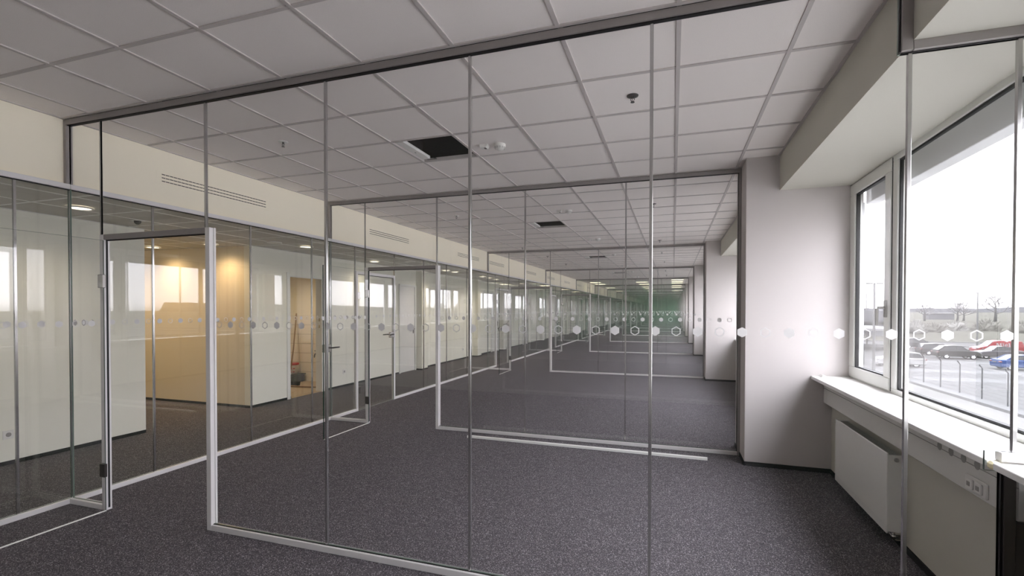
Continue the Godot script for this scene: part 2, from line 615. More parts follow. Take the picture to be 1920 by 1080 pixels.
		bx("wall_post", Vector3(1.287, 0.001, -D), Vector3(1.327, 0.862, 0), M.dark_steel, p, f)
		bx("wall_post_gasket", Vector3(1.281, 0.04, -0.036), Vector3(1.287, 0.862, -0.01), M.dark_gasket, p)
		bx("dark_panel", Vector3(1.327, 0.001, -D + 0.008), Vector3(1.409, 0.66, -0.012), M.dark_steel, p)  # dark sheet closing the strip between post and wall
	else:
		bx("column_post", Vector3(XK - 0.027, 0.001, -D), Vector3(xr, CEIL - 0.042, 0), M.shaded_aluminium, p, f)
		bx("column_gasket", Vector3(XK - 0.033, 0.04, -0.036), Vector3(XK - 0.027, CEIL - 0.047, -0.01), M.dark_gasket, p)
	# stickers
	var hz := zb + 0.0012 - 0.006 if false else zb + 0.0011
	if near:
		stickers(p, Vector3(-2.949, 1.42, hz), 0.0988, 44, false, 2, true)
		stickers(p, Vector3(-4.43, 1.42, hz), 0.0988, 3, true, 2, true)
	elif i < 6:
		stickers(p, Vector3(-2.783, 1.418, hz), 0.0985, 35, false, 2, i == 1)
		stickers(p, Vector3(-4.42, 1.418, hz), 0.0985, 5, true, 2, i == 1)
	else:
		stickers(p, Vector3(-2.783, 1.418, hz), 0.0985, 35, false, 2, false)
	# the door leaf, swung open towards the camera, square to the partition
	if i > 8:
		return
	var where := "nearest glass door leaf, swung open at the left towards the camera" if near else ("glass door leaf standing open at the second partition, its edge and lever handle showing" if i == 1 else "open glass door leaf of the %s glass partition down the row" % ORD[i])
	var d := thing("glass_door", where, "door", Vector3(a1, 0, z), 0.0, "glass doors of the office partitions")
	var lw := 0.90 if near else 0.875
	var gx := 0.012
	pane(Vector3(gx - 0.005, 0.008, 0.006), Vector3(gx + 0.005, 2.04, lw), g, d, 1)
	bx("door_edge", Vector3(gx - 0.006, 0.006, lw - 0.0008), Vector3(gx + 0.006, 2.041, lw + 0.0012), M.door_glass_edge, d)
	bx("bottom_seal", Vector3(gx - 0.006, 0.004, 0.006), Vector3(gx + 0.006, 0.010, lw), M.white_plastic, d)
	if i < 5:
		for y in [1.734, 0.31]:
			bx("hinge", Vector3(-0.035, y - 0.05, -0.002), Vector3(gx + 0.008, y + 0.05, 0.020), M.steel if y > 1.0 else M.dark_steel, d, 0.003)
		if not near:
			lever(d, Vector3(gx, 1.068, lw - 0.075), Vector3(0, 0, -1), Vector3(1, 0, 0))
		stickers(d, Vector3(gx + 0.0063, 1.42, 0.09), 0.0988, 9, true, 0, i < 2)

# ------------------------------------------------------------------ corridor glazing
func corridor_glazing(n: int, z0: float, z1: float, joints: Array, door: Vector2) -> void:
	# from z0 back to z1; door = (near, far) edge of a door opening, or zero
	var label: String
	match n:
		0: label = "glazing between corridor and office beside the camera, left of the nearest open door"
		1: label = "corridor glazing under the bulkhead between the nearest and the second glass partition"
		_: label = "corridor glazing with a closed glass door, just beyond the %s glass partition" % ORD[n - 1]
	var p := thing("corridor_glazing", label, "glazing", Vector3(XG, 0, z0), 0.0, "glazing along the corridor")
	var al: Material = M.satin_aluminium
	var L := z1 - z0
	var D := 0.045
	var f := 0.002 if n < 4 else 0.0
	var g: Material = M.corridor_glass if n < 5 else M.green_glass
	bx("top_rail", Vector3(-D, 2.461, L), Vector3(0, 2.4995, 0), al, p, f)
	bx("top_gasket", Vector3(-0.034, 2.455, L), Vector3(-0.014, 2.461, 0), M.dark_gasket, p)
	var spans := [[0.0, L]]
	var has := door != Vector2.ZERO
	if has:
		spans = [[0.0, door.x - z0], [door.y - z0, L]]
	for s in spans:
		if absf(s[0] - s[1]) > 0.02:
			bx("bottom_rail", Vector3(-D, 0.001, s[1]), Vector3(0, 0.038, s[0]), al, p, f)
	var edges := [0.0]
	for j in joints:
		edges.append(j - z0)
	edges.append(L)
	var nf := 2 if n < 5 else 1
	for k in edges.size() - 1:
		var a: float = edges[k] - (0.0155 if k == 0 and n > 0 else 0.006)
		var b: float = edges[k + 1] + (0.0005 if k == edges.size() - 2 else 0.006)
		var y0 := 0.038
		if has and edges[k] < door.x - z0 + 0.05 and edges[k + 1] > door.y - z0 - 0.05:
			y0 = 2.096
		pane(Vector3(-0.034, y0, b), Vector3(-0.022, 2.456, a), g, p, nf)
		if k == 0 and n > 0:
			bx("corner_joint", Vector3(-0.037, 0.038, -0.015), Vector3(-0.021, 2.456, 0.0), M.joint_profile, p)
		if k > 0:
			bx("glazing_joint", Vector3(-0.036, 0.038, edges[k] - 0.0075), Vector3(-0.020, 2.456, edges[k] + 0.0075), M.joint_profile, p)
	stickers(p, Vector3(-0.0205, 1.415, -0.10), -0.0985, int((absf(L) - 0.12) / 0.0985), true, 0, n == 1)
	if not has:
		return
	for q in [[door.x, door.x - 0.041], [door.y + 0.041, door.y]]:
		bx("door_post", Vector3(-D, 0.001, q[1] - z0), Vector3(0.001, 2.096, q[0] - z0), al, p, f)
	bx("door_header", Vector3(-D, 2.054, door.y - z0 + 0.041), Vector3(0.001, 2.096, door.x - z0 - 0.041), al, p, f)
	bx("header_gasket", Vector3(-0.032, 2.048, door.y - z0 + 0.041), Vector3(-0.014, 2.054, door.x - z0 - 0.041), M.dark_gasket, p)
	if n > 8:
		return
	var d := thing("corridor_door", "closed glass door in the corridor glazing just beyond the %s partition" % ORD[n - 1], "door", Vector3(XG, 0, door.x - 0.041), 0.0, "glass doors of the corridor glazing")
	var w := door.x - door.y - 0.082
	pane(Vector3(-0.018, 0.008, -w + 0.003), Vector3(-0.008, 2.046, -0.003), g, d, nf)
	for y in [1.734, 0.31]:
		bx("hinge", Vector3(-0.024, y - 0.05, -0.05), Vector3(0.004, y + 0.05, 0.002), M.steel, d, 0.002)
	lever(d, Vector3(-0.013, 1.10, -w + 0.07), Vector3(0, 0, 1), Vector3(1, 0, 0))

# ------------------------------------------------------------------ window wall
func window(n: int, z0: float, z1: float) -> void:
	# z0: the near end, z1: the far end (next to the column face)
	var p := struct("window_%d" % n)
	var pl: Material = M.window_plastic
	var y0 := 0.912
	var y1 := 2.67
	var D := 0.07
	var x := XW
	var L := z0 - z1
	# outer frame
	bx("frame", Vector3(x + 0.012, y0 - 0.03, z1), Vector3(x + D, y0 + 0.03, z0), pl, p, 0.003)
	bx("frame", Vector3(x + 0.012, y1 - 0.04, z1), Vector3(x + D, y1 + 0.004, z0), pl, p, 0.003)
	bx("frame", Vector3(x + 0.012, y0 + 0.03, z1), Vector3(x + D, y1 - 0.04, z1 + 0.04), pl, p, 0.003)
	bx("frame", Vector3(x + 0.012, y0 + 0.03, z0 - 0.04), Vector3(x + D, y1 - 0.04, z0), pl, p, 0.003)
	# two opening sashes at the ends, fixed panes between
	var sw := 0.86
	var mull := [z1 + sw + 0.05, z0 - sw - 0.05]
	var mid: float = (mull[0] + mull[1]) / 2.0
	for m in [mull[0], mid, mull[1]]:
		bx("mullion", Vector3(x + 0.012, y0 + 0.03, m - 0.04), Vector3(x + D, y1 - 0.04, m + 0.04), pl, p, 0.003)
	for s in [[z1 + 0.002, z1 + sw], [z0 - sw, z0 - 0.002]]:
		var a: float = s[0]
		var b: float = s[1]
		var st := mb()
		var w := 0.098
		var ya := y0 + 0.004
		var yb := y1 - 0.006
		cbox(st, Vector3(x, ya, a), Vector3(x + 0.055, ya + w, b), 0.006)
		cbox(st, Vector3(x, yb - w, a), Vector3(x + 0.055, yb, b), 0.006)
		cbox(st, Vector3(x, ya + w, a), Vector3(x + 0.055, yb - w, a + w + 0.02), 0.006)
		cbox(st, Vector3(x, ya + w, b - w), Vector3(x + 0.055, yb - w, b), 0.006)
		var sash := obj("sash", st, pl, p)
		var gk := mb()
		box(gk, Vector3(x + 0.012, ya + w, a + w + 0.02), Vector3(x + 0.04, ya + w + 0.01, b - w))
		box(gk, Vector3(x + 0.012, yb - w - 0.012, a + w + 0.02), Vector3(x + 0.04, yb - w, b - w))
		box(gk, Vector3(x + 0.012, ya + w, a + w + 0.02), Vector3(x + 0.04, yb - w, a + w + 0.032))
		box(gk, Vector3(x + 0.012, ya + w, b - w - 0.006), Vector3(x + 0.04, yb - w, b - w))
		obj("gasket", gk, M.dark_gasket, sash)
		bx("glass_pane", Vector3(x + 0.03, ya + w, a + w + 0.02), Vector3(x + 0.031, yb - w, b - w), M.window_glass, sash)
		if n < 3:
			var hz := b - 0.048 if a < mid - 1.0 else a + 0.05
			var dir := -1.0 if a < mid - 1.0 else 1.0
			var h := mb()
			cbox(h, Vector3(x - 0.014, 1.47, hz - 0.016), Vector3(x, 1.60, hz + 0.016), 0.003)
			tube(h, [Vector3(x - 0.012, 1.545, hz), Vector3(x - 0.055, 1.545, hz), Vector3(x - 0.062, 1.535, hz), Vector3(x - 0.062, 1.41, hz)], [0.011, 0.011, 0.012, 0.010], 10)
			obj("window_handle", h, M.dull_plastic, p)
			bx("drain_gap", Vector3(x + 0.01, ya, (b + 0.002) if dir < 0 else a - 0.012), Vector3(x + 0.02, yb, (b + 0.012) if dir < 0 else a - 0.002), M.dark_gasket, p)
	for s in [[mull[0] + 0.04, mid - 0.04], [mid + 0.04, mull[1] - 0.04]]:
		bx("glass_pane", Vector3(x + 0.036, y0 + 0.03, s[0]), Vector3(x + 0.037, y1 - 0.04, s[1]), M.window_glass, p)
		var gk := mb()
		box(gk, Vector3(x + 0.024, y0 + 0.03, s[0]), Vector3(x + 0.044, y0 + 0.045, s[1]))
		box(gk, Vector3(x + 0.024, y1 - 0.055, s[0]), Vector3(x + 0.044, y1 - 0.04, s[1]))
		box(gk, Vector3(x + 0.024, y0 + 0.03, s[0]), Vector3(x + 0.044, y1 - 0.04, s[0] + 0.014))
		obj("gasket", gk, M.dark_gasket, p)
	# the housing of the outside blind at the head
	bx("blind_housing", Vector3(1.665, 2.49, z1), Vector3(1.77, y1 + 0.03, z0), M.blind_box, p, 0.004)
	bx("blind_guide", Vector3(x + D + 0.004, y0, z1 + 0.012), Vector3(x + D + 0.034, 2.50, z1 + 0.036), M.blind_box, p)
	bx("blind_guide", Vector3(x + D + 0.004, y0, mull[0] - 0.012), Vector3(x + D + 0.034, 2.50, mull[0] + 0.012), M.blind_box, p)

func window_wall() -> void:
	# bays between columns: [near end, far end]
	var wl := struct("wall_right")
	var wp: Material = M.lintel_paint
	bx("parapet", Vector3(1.41, 0.0, ZEND), Vector3(1.66, 0.874, ZBACK), wp, wl)
	bx("lintel", Vector3(XB, 2.67, ZEND), Vector3(1.66, 3.45, ZBACK), wp, wl)
	var bays := []
	bays.append([ZBACK, 0.74])
	for k in 17:
		bays.append([0.04 - 5.905 * k, -5.1595 - 5.905 * k])
	for k in bays.size():
		var z0: float = bays[k][0]
		var z1: float = bays[k][1]
		if k > 0:
			window(k, z0, z1)
		else:
			window(0, z0, z1)
		# the column at the far end of this bay
		if z1 - 0.70 > ZEND:
			var c := struct("column")
			bx("shaft", Vector3(XK, 0.038, z1 - 0.70), Vector3(1.65, 3.45, z1), M.column_paint, c, 0.003)
			bx("skirting", Vector3(XK - 0.008, 0.0, z1 - 0.708), Vector3(1.42, 0.038, z1 + 0.008), M.carpet_skirting, c)
		bx("skirting", Vector3(1.398, 0.0, z1), Vector3(1.412, 0.038, z0), M.carpet_skirting, wl)
		if k > 5:
			bx("sill", Vector3(1.239, 0.876, z1), Vector3(1.56, 0.905, z0), M.sill_laminate, wl)
			continue
		# sill board and the cable trunking under it
		var parts := [[z1, z0]]
		if k == 1:
			parts = [[z1, -2.492], [-2.452, z0]]
		for q in parts:
			var st := mb()
			cbox(st, Vector3(1.239, 0.876, q[0] + 0.002), Vector3(1.556, 0.9055, q[1] - 0.002), 0.003)
			var lab: String
			if k == 1:
				lab = "white window sill board between the nearest partition and the first column" if q[0] == z1 else "white window sill board on the camera's side of the nearest partition"
			elif k == 0:
				lab = "white window sill board behind the camera"
			else:
				lab = "white window sill board in the %s window bay, past the first column" % ORD[k - 1]
			tag(obj("window_sill", st, M.sill_laminate, self), lab, "window sill", "window sills")
			var t := thing("cable_trunking", lab.replace("window sill board", "cable trunking under the sill"), "trunking", Vector3(1.345, 0.66, q[0]), 0.0, "cable trunking under the sills")
			var len: float = q[1] - q[0]
			bx("cover", Vector3(0, 0, 0.002), Vector3(0.064, 0.206, len - 0.002), M.trunking, t, 0.003)
			bx("lid_joint", Vector3(-0.0015, 0.135, 0.002), Vector3(0.002, 0.139, len - 0.002), M.dull_plastic, t)

func radiator() -> void:
	var t := thing("radiator", "white flat panel radiator under the window sill, thermostat port at its end", "radiator", Vector3(1.30, 0.1, -3.63))
	var L := -1.02
	var e: Material = M.radiator_enamel
	bx("front_panel", Vector3(0, 0, L), Vector3(0.012, 0.515, 0), e, t, 0.004)
	bx("side_panel", Vector3(0.006, 0.012, -0.012), Vector3(0.098, 0.505, 0.0), e, t, 0.003)
	bx("side_panel", Vector3(0.006, 0.012, L), Vector3(0.098, 0.505, L + 0.012), e, t, 0.003)
	bx("back_panel", Vector3(0.085, 0.02, L + 0.012), Vector3(0.095, 0.49, -0.012), e, t)
	var g := mb()
	for k in 40:
		var z := L + 0.02 + k * 0.0245
		box(g, Vector3(0.016, 0.492, z), Vector3(0.082, 0.502, z + 0.009))
	for k in 4:
		box(g, Vector3(0.018 + k * 0.02, 0.488, L + 0.012), Vector3(0.021 + k * 0.02, 0.500, -0.012))
	obj("top_grille", g, M.radiator_grille, t)
	var v := mb(true)
	tube(v, [Vector3(0.052, 0.475, 0.0), Vector3(0.052, 0.475, 0.010)], [0.014, 0.012], 16)
	obj("vent_plug", v, M.dull_plastic, t)
	var w := mb(true)
	tube(w, [Vector3(0.05, 0.012, -0.035), Vector3(0.05, -0.03, -0.035), Vector3(0.06, -0.045, -0.03), Vector3(0.112, -0.045, -0.03)], [0.011, 0.011, 0.011, 0.011], 10)
	tube(w, [Vector3(0.05, 0.012, -0.085), Vector3(0.05, -0.03, -0.085), Vector3(0.06, -0.045, -0.085), Vector3(0.112, -0.045, -0.085)], [0.011, 0.011, 0.011, 0.011], 10)
	cbox(w, Vector3(0.036, -0.035, -0.10), Vector3(0.064, -0.012, -0.018), 0.003)
	obj("valve", w, M.steel, t)
	bx("bracket", Vector3(0.095, 0.05, -0.25), Vector3(0.11, 0.45, -0.22), e, t)
	bx("bracket", Vector3(0.095, 0.05, -0.80), Vector3(0.11, 0.45, -0.77), e, t)

func sill_details() -> void:
	# double socket hanging on the trunking
	var s := thing("wall_socket", "white double socket on the cable trunking beside the nearest partition", "socket", Vector3(1.345, 0.675, -2.845))
	bx("back_box", Vector3(-0.012, 0, 0), Vector3(0.0, 0.072, 0.165), M.white_plastic, s, 0.004)
	for k in 2:
		var st := mb()
		cbox(st, Vector3(-0.022, 0.012, 0.022 + k * 0.07), Vector3(-0.012, 0.062, 0.076 + k * 0.07), 0.004)
		var f := obj("socket_face", st, M.white_plastic, s)
		bx("socket_opening", Vector3(-0.0235, 0.027, 0.038 + k * 0.07), Vector3(-0.0215, 0.047, 0.062 + k * 0.07), M.dull_plastic, f)
	var fo := mb()
	cbox(fo, Vector3(1.237, 0.872, -2.491), Vector3(1.275, 0.906, -2.453), 0.009)
	tag(obj("foam_filler", fo, M.foam, self), "cream foam filling the gap between the two sill boards", "filler")
	# row of holes cut in the upper strip of the trunking
	var h := thing("knockout_plate", "row of grey round knockouts in the trunking just under the near sill", "cover plate", Vector3(1.345, 0.808, -3.2))
	for k in 4:
		var st := mb()
		tube(st, [Vector3(0.0, 0, 0.10 + k * 0.11), Vector3(-0.002, 0, 0.10 + k * 0.11)], [0.022, 0.022], 18)
		obj("knockout", st, M.dull_plastic, h)
	bx("plate", Vector3(-0.0006, -0.03, 0.05), Vector3(0.0, 0.03, 0.56), M.trunking, h)
	# folded white angle lying on the sill at the column
	var a := mb()
	prism(a, PackedVector2Array([Vector2(1.30, 0.906), Vector2(1.545, 0.906), Vector2(1.545, 0.91), Vector2(1.345, 0.91), Vector2(1.33, 0.924), Vector2(1.318, 0.924)]), -5.148, -5.06)
	tag(obj("sill_end_piece", a, M.white_plastic, self), "small white folded end piece lying on the sill against the column", "trim piece")

# ------------------------------------------------------------------ ceilings
func ceiling_shell() -> void:
	var c := struct("ceiling")
	bx("slab", Vector3(-10.5, 3.45, ZEND - 0.3), Vector3(1.8, 3.65, ZBACK + 0.2), M.concrete_slab, c)
	# bays between partitions with the phase of their tile rows
	var bays := [[ZBACK, PZ[0], -1.899], [PZ[0], PZ[1], -3.099], [PZ[1], PZ[2], -7.82], [PZ[2], PZ[3], -13.24], [PZ[3], PZ[4], -19.28]]
	for i in range(4, PZ.size()):
		bays.append([PZ[i], PZ[i + 1] if i + 1 < PZ.size() else ZEND, -19.28 - 5.9 * (i - 3)])
	var holes := [Vector2(-2.079, -3.999), Vector2(-2.079, -8.12), Vector2(-2.079, -13.54), Vector2(-2.079, -19.58)]
	var xs := [XS]
	for k in range(-7, 2):
		xs.append(0.0211 + 0.6 * k)
	xs.append(XB)
	var shapes := {}
	var far := mb()
	var count := 0
	for bi in bays.size():
		var za: float = bays[bi][0] - (0.0 if bi == 0 else 0.045)
		var zb: float = bays[bi][1]
		var ph: float = bays[bi][2]
		var zs := []
		var z: float = ph + 0.6 * ceil((za - ph) / 0.6 - 0.0001)
		if z - za > 0.01: z -= 0.0
		zs.append(za)
		z = ph + 0.6 * floor((za - ph) / 0.6)
		if za - z < 0.06: z -= 0.6
		while z > zb + 0.06:
			zs.append(z)
			z -= 0.6
		zs.append(zb)
		var gst := mb()
		for k in range(1, xs.size() - 1):
			box(gst, Vector3(xs[k] - 0.012, CEIL, zb), Vector3(xs[k] + 0.012, CEIL + 0.035, za))
		for k in range(1, zs.size() - 1):
			for q in xs.size() - 1:
				box(gst, Vector3(xs[q] + 0.012, CEIL + 0.001, zs[k] - 0.012), Vector3(xs[q + 1] - 0.012, CEIL + 0.034, zs[k] + 0.012))
		box(gst, Vector3(XS, CEIL + 0.001, zb), Vector3(XS + 0.02, CEIL + 0.02, za))
		box(gst, Vector3(XB - 0.02, CEIL + 0.001, zb), Vector3(XB, CEIL + 0.02, za))
		box(gst, Vector3(XS, CEIL + 0.0005, zb), Vector3(XB, CEIL + 0.02, zb + 0.022))
		box(gst, Vector3(XS, CEIL + 0.0005, za - 0.022), Vector3(XB, CEIL + 0.02, za))
		obj("ceiling_grid", gst, M.ceiling_grid, c)
		for r in zs.size() - 1:
			for q in xs.size() - 1:
				var lo := Vector3(xs[q] + 0.008, CEIL + 0.007, zs[r + 1] + 0.008)
				var hi := Vector3(xs[q + 1] - 0.008, CEIL + 0.024, zs[r] - 0.008)
				var mid := (lo + hi) / 2.0
				var open := false
				for h in holes:
					if absf(mid.x - h.x) < 0.2 and absf(mid.z - h.y) < 0.2:
						open = true
				if open:
					continue
				# the boards are tegular: their centre drops a little through the grid
				if bi < 4 and not (bi == 0 and mid.z > -0.6):
					var key := "%.2f %.2f" % [hi.x - lo.x, hi.z - lo.z]
					if not shapes.has(key):
						var st := mb()
						var hh := (hi - lo) / 2.0
						cbox(st, -hh, hh, 0.003)
						shapes[key] = commit(st)
					put("ceiling_tile", shapes[key], M.ceiling_board, c, mid)
					count += 1
				else:
					box(far, lo, hi)
	stuff(obj("ceiling_tiles_beyond", far, M.ceiling_board, c))
	# black boxes painting in the dark above the openings, and the white strip left in each
	for k in holes.size():
		var h: Vector2 = holes[k]
		var st := mb()
		var s := 0.33
		var y := CEIL + 0.04
		box(st, Vector3(h.x - s - 0.02, y, h.y - s), Vector3(h.x - s, 3.44, h.y + s))
		box(st, Vector3(h.x + s, y, h.y - s), Vector3(h.x + s + 0.02, 3.44, h.y + s))
		box(st, Vector3(h.x - s, y, h.y - s - 0.02), Vector3(h.x + s, 3.44, h.y - s))
		box(st, Vector3(h.x - s, y, h.y + s), Vector3(h.x + s, 3.44, h.y + s + 0.02))
		box(st, Vector3(h.x - s, 3.42, h.y - s), Vector3(h.x + s, 3.44, h.y + s))
		obj("painted_void", st, M.void_black, c)
		var where: String = ["nearest", "second", "third", "fourth"][k]
		var t := thing("luminaire_bracket", "white metal bracket at the left edge of the %s black ceiling opening" % where, "bracket", Vector3(h.x - 0.245, CEIL + 0.012, h.y), 0.0, "brackets left in the ceiling openings")
		bx("channel", Vector3(-0.035, 0, -0.25), Vector3(0.045, 0.03, 0.25), M.white_plastic, t, 0.004)
		bx("end_clip", Vector3(0.0, 0.001, -0.285), Vector3(0.10, 0.012, -0.26), M.steel, t)
		bx("screw_slot", Vector3(-0.005, -0.001, -0.05), Vector3(0.005, 0.001, -0.03), M.dark_steel, t)

func ceiling_devices() -> void:
	var spots := [[-3.273, -3.402], [-0.273, -3.414], [-3.245, -6.905], [-0.269, -6.972], [-3.409, -10.9], [-0.276, -10.657], [-0.279, -12.845], [-3.3, -12.9], [-0.253, -15.27], [-3.3, -15.3], [-0.27, -18.8], [-0.27, -21.4]]
	var names := ["between the nearest and second partition, left side near the bulkhead", "between the nearest and second partition, right side near the window", "just beyond the second partition, left side", "just beyond the second partition, right side", "just before the third partition, left side", "just before the third partition, right side", "just beyond the third partition, right side", "just beyond the third partition, left side", "just before the fourth partition, right side", "just before the fourth partition, left side", "just beyond the fourth partition", "just before the fifth partition"]
	for k in spots.size():
		var t := thing("sprinkler_head", "ceiling sprinkler " + names[k], "sprinkler", Vector3(spots[k][0], CEIL + 0.006, spots[k][1]), 0.0, "ceiling sprinklers")
		var r := mb(true)
		lathe(r, Vector3.ZERO, [Vector2(0.001, 0.0), Vector2(0.030, 0.0), Vector2(0.040, 0.0), Vector2(0.039, -0.005), Vector2(0.022, -0.007), Vector2(0.014, -0.006), Vector2(0.001, -0.006)], 24)
		obj("rosette", r, M.white_plastic if k % 2 == 0 else M.dark_steel, t)
		var b := mb()
		tube(b, [Vector3(0, -0.004, 0), Vector3(0, -0.018, 0)], [0.010, 0.008], 10)
		for s in [-1.0, 1.0]:
			tube(b, [Vector3(s * 0.008, -0.016, 0), Vector3(s * 0.013, -0.028, 0), Vector3(s * 0.003, -0.044, 0)], [0.0025, 0.0025, 0.0025], 6)
		tube(b, [Vector3(0, -0.016, 0), Vector3(0, -0.042, 0)], [0.0022, 0.0022], 6)
		obj("frame_arms", b, M.dark_steel, t)
		var d := mb()
		tube(d, [Vector3(0, -0.043, 0), Vector3(0, -0.047, 0)], [0.013, 0.014], 12)
		obj("deflector", d, M.dark_steel, t)
	var det := [[-1.48, -4.052], [-1.48, -7.03], [-1.49, -10.02], [-1.50, -12.95], [-1.48, -16.37], [-1.49, -18.9], [-1.49, -21.9]]
	var dn := ["beside the nearest black ceiling opening", "just beyond the second partition", "just before the third partition", "just beyond the third partition", "just before the fourth partition", "just beyond the fourth partition", "just before the fifth partition"]
	for k in det.size():
		var t := thing("smoke_detector", "round white smoke detector " + dn[k], "smoke detector", Vector3(det[k][0], CEIL + 0.006, det[k][1]), 0.0, "smoke detectors in the ceiling")
		var b := mb(true)
		lathe(b, Vector3.ZERO, [Vector2(0.052, 0.0), Vector2(0.054, -0.012), Vector2(0.050, -0.020)], 28)
		obj("base", b, M.white_plastic, t)
		var h := mb(true)
		lathe(h, Vector3.ZERO, [Vector2(0.050, -0.020), Vector2(0.047, -0.033), Vector2(0.034, -0.044), Vector2(0.018, -0.054), Vector2(0.001, -0.056)], 28)
		obj("head", h, M.white_plastic, t)
		if k < 3:
			for y in [-0.029, -0.037]:
				var s := mb()
				var rr := 0.0485 if y > -0.03 else 0.043
				for j in 12:
					var a0 := TAU * j / 12
					var pts := []
					for q in 4:
						var aa := a0 + 0.33 * q / 3.0
						pts.append(Vector3(cos(aa) * rr, y, sin(aa) * rr))
					tube(s, pts, [0.0018, 0.0018, 0.0018, 0.0018], 5)
				obj("air_slots", s, M.dark_steel, t)
		var p := thing("motion_sensor", "small white box sensor left of the smoke detector " + dn[k], "sensor", Vector3(det[k][0] - 0.135, CEIL + 0.006, det[k][1] + 0.03), 0.0, "motion sensors in the ceiling")
		var q2 := mb()
		prism(q2, PackedVector2Array([Vector2(-0.035, 0), Vector2(0.035, 0), Vector2(0.035, -0.016), Vector2(0.02, -0.032), Vector2(-0.03, -0.032), Vector2(-0.035, -0.026)]), -0.03, 0.03)
		obj("housing", q2, M.white_plastic, p)
		bx("lens", Vector3(0.0, -0.0335, -0.018), Vector3(0.02, -0.029, 0.018), M.dark_steel, p)
	# LED panels that are on in the far offices
	var lit := [[-3.98, -25.9], [-3.98, -27.8], [-3.98, -32.6], [-1.58, -26.2], [-1.58, -28.4], [-1.58, -31.9], [-1.58, -34.2], [0.20, -24.6], [0.20, -26.2], [0.20, -27.6], [0.20, -30.6], [0.20, -33.2], [-1.58, -38.5], [0.20, -38.5], [-3.98, -38.5]]
	var nth := {}
	for k in lit.size():
		var t := thing("ceiling_light", "lit ceiling panel of the far green-tinted offices, %s row, %s from the camera" % ["left" if lit[k][0] < -3 else ("middle" if lit[k][0] < 0 else "right"), ORD[nth.get(lit[k][0], 0)]], "ceiling light", Vector3(lit[k][0], CEIL, lit[k][1]), 0.0, "lit ceiling panels in the far offices")
		nth[lit[k][0]] = nth.get(lit[k][0], 0) + 1
		bx("frame", Vector3(-0.30, -0.012, -0.30), Vector3(0.30, 0.004, 0.30), M.white_plastic, t)
		bx("diffuser", Vector3(-0.28, -0.016, -0.28), Vector3(0.28, -0.012, 0.28), M.panel_diffuser, t)
		if k % 2 == 0 and lit[k][0] > -3.0:
			var l := AreaLight3D.new()
			l.name = numbered("ceiling_light_glow")
			l.area_size = Vector2(0.56, 0.56)
			l.light_color = Color(1.0, 0.93, 0.78)
			l.light_energy = 0.03
			l.shadow_enabled = true
			l.position = Vector3(lit[k][0], CEIL - 0.02, lit[k][1])
			l.rotation.x = -PI / 2
			add_child(l)

# ------------------------------------------------------------------ left side: bulkhead, corridor
func air_vents() -> void:
	var v := [[-3.22, -4.42], [-6.43, -7.60], [-9.66, -10.88], [-11.57, -12.70], [-14.87, -16.02], [-17.6, -18.75], [-20.6, -21.75], [-23.5, -24.6], [-26.4, -27.5]]
	for k in v.size():
		var z0: float = v[k][0]
		var z1: float = v[k][1]
		var t := thing("air_vent", "white slot air vent in the bulkhead, %s along from the camera" % ORD[k], "air vent", Vector3(XS, 2.744, (z0 + z1) / 2.0), 0.0, "slot vents in the bulkhead")
		var L := (z0 - z1) / 2.0
		bx("face_plate", Vector3(-0.002, -0.062, -L - 0.045), Vector3(0.001, 0.062, L + 0.045), M.bulkhead_paint, t, 0.001)
		for r in 3:
			var st := mb()
			var y := 0.031 - 0.031 * r
			var n := 32
			for j in n:
				var a := -L + 2.0 * L * j / n
				box(st, Vector3(0.0, y - 0.0035, a), Vector3(0.0035, y + 0.0035, a + 2.0 * L / n * 0.84))
			obj("slot_row", st, M.void_black, t)

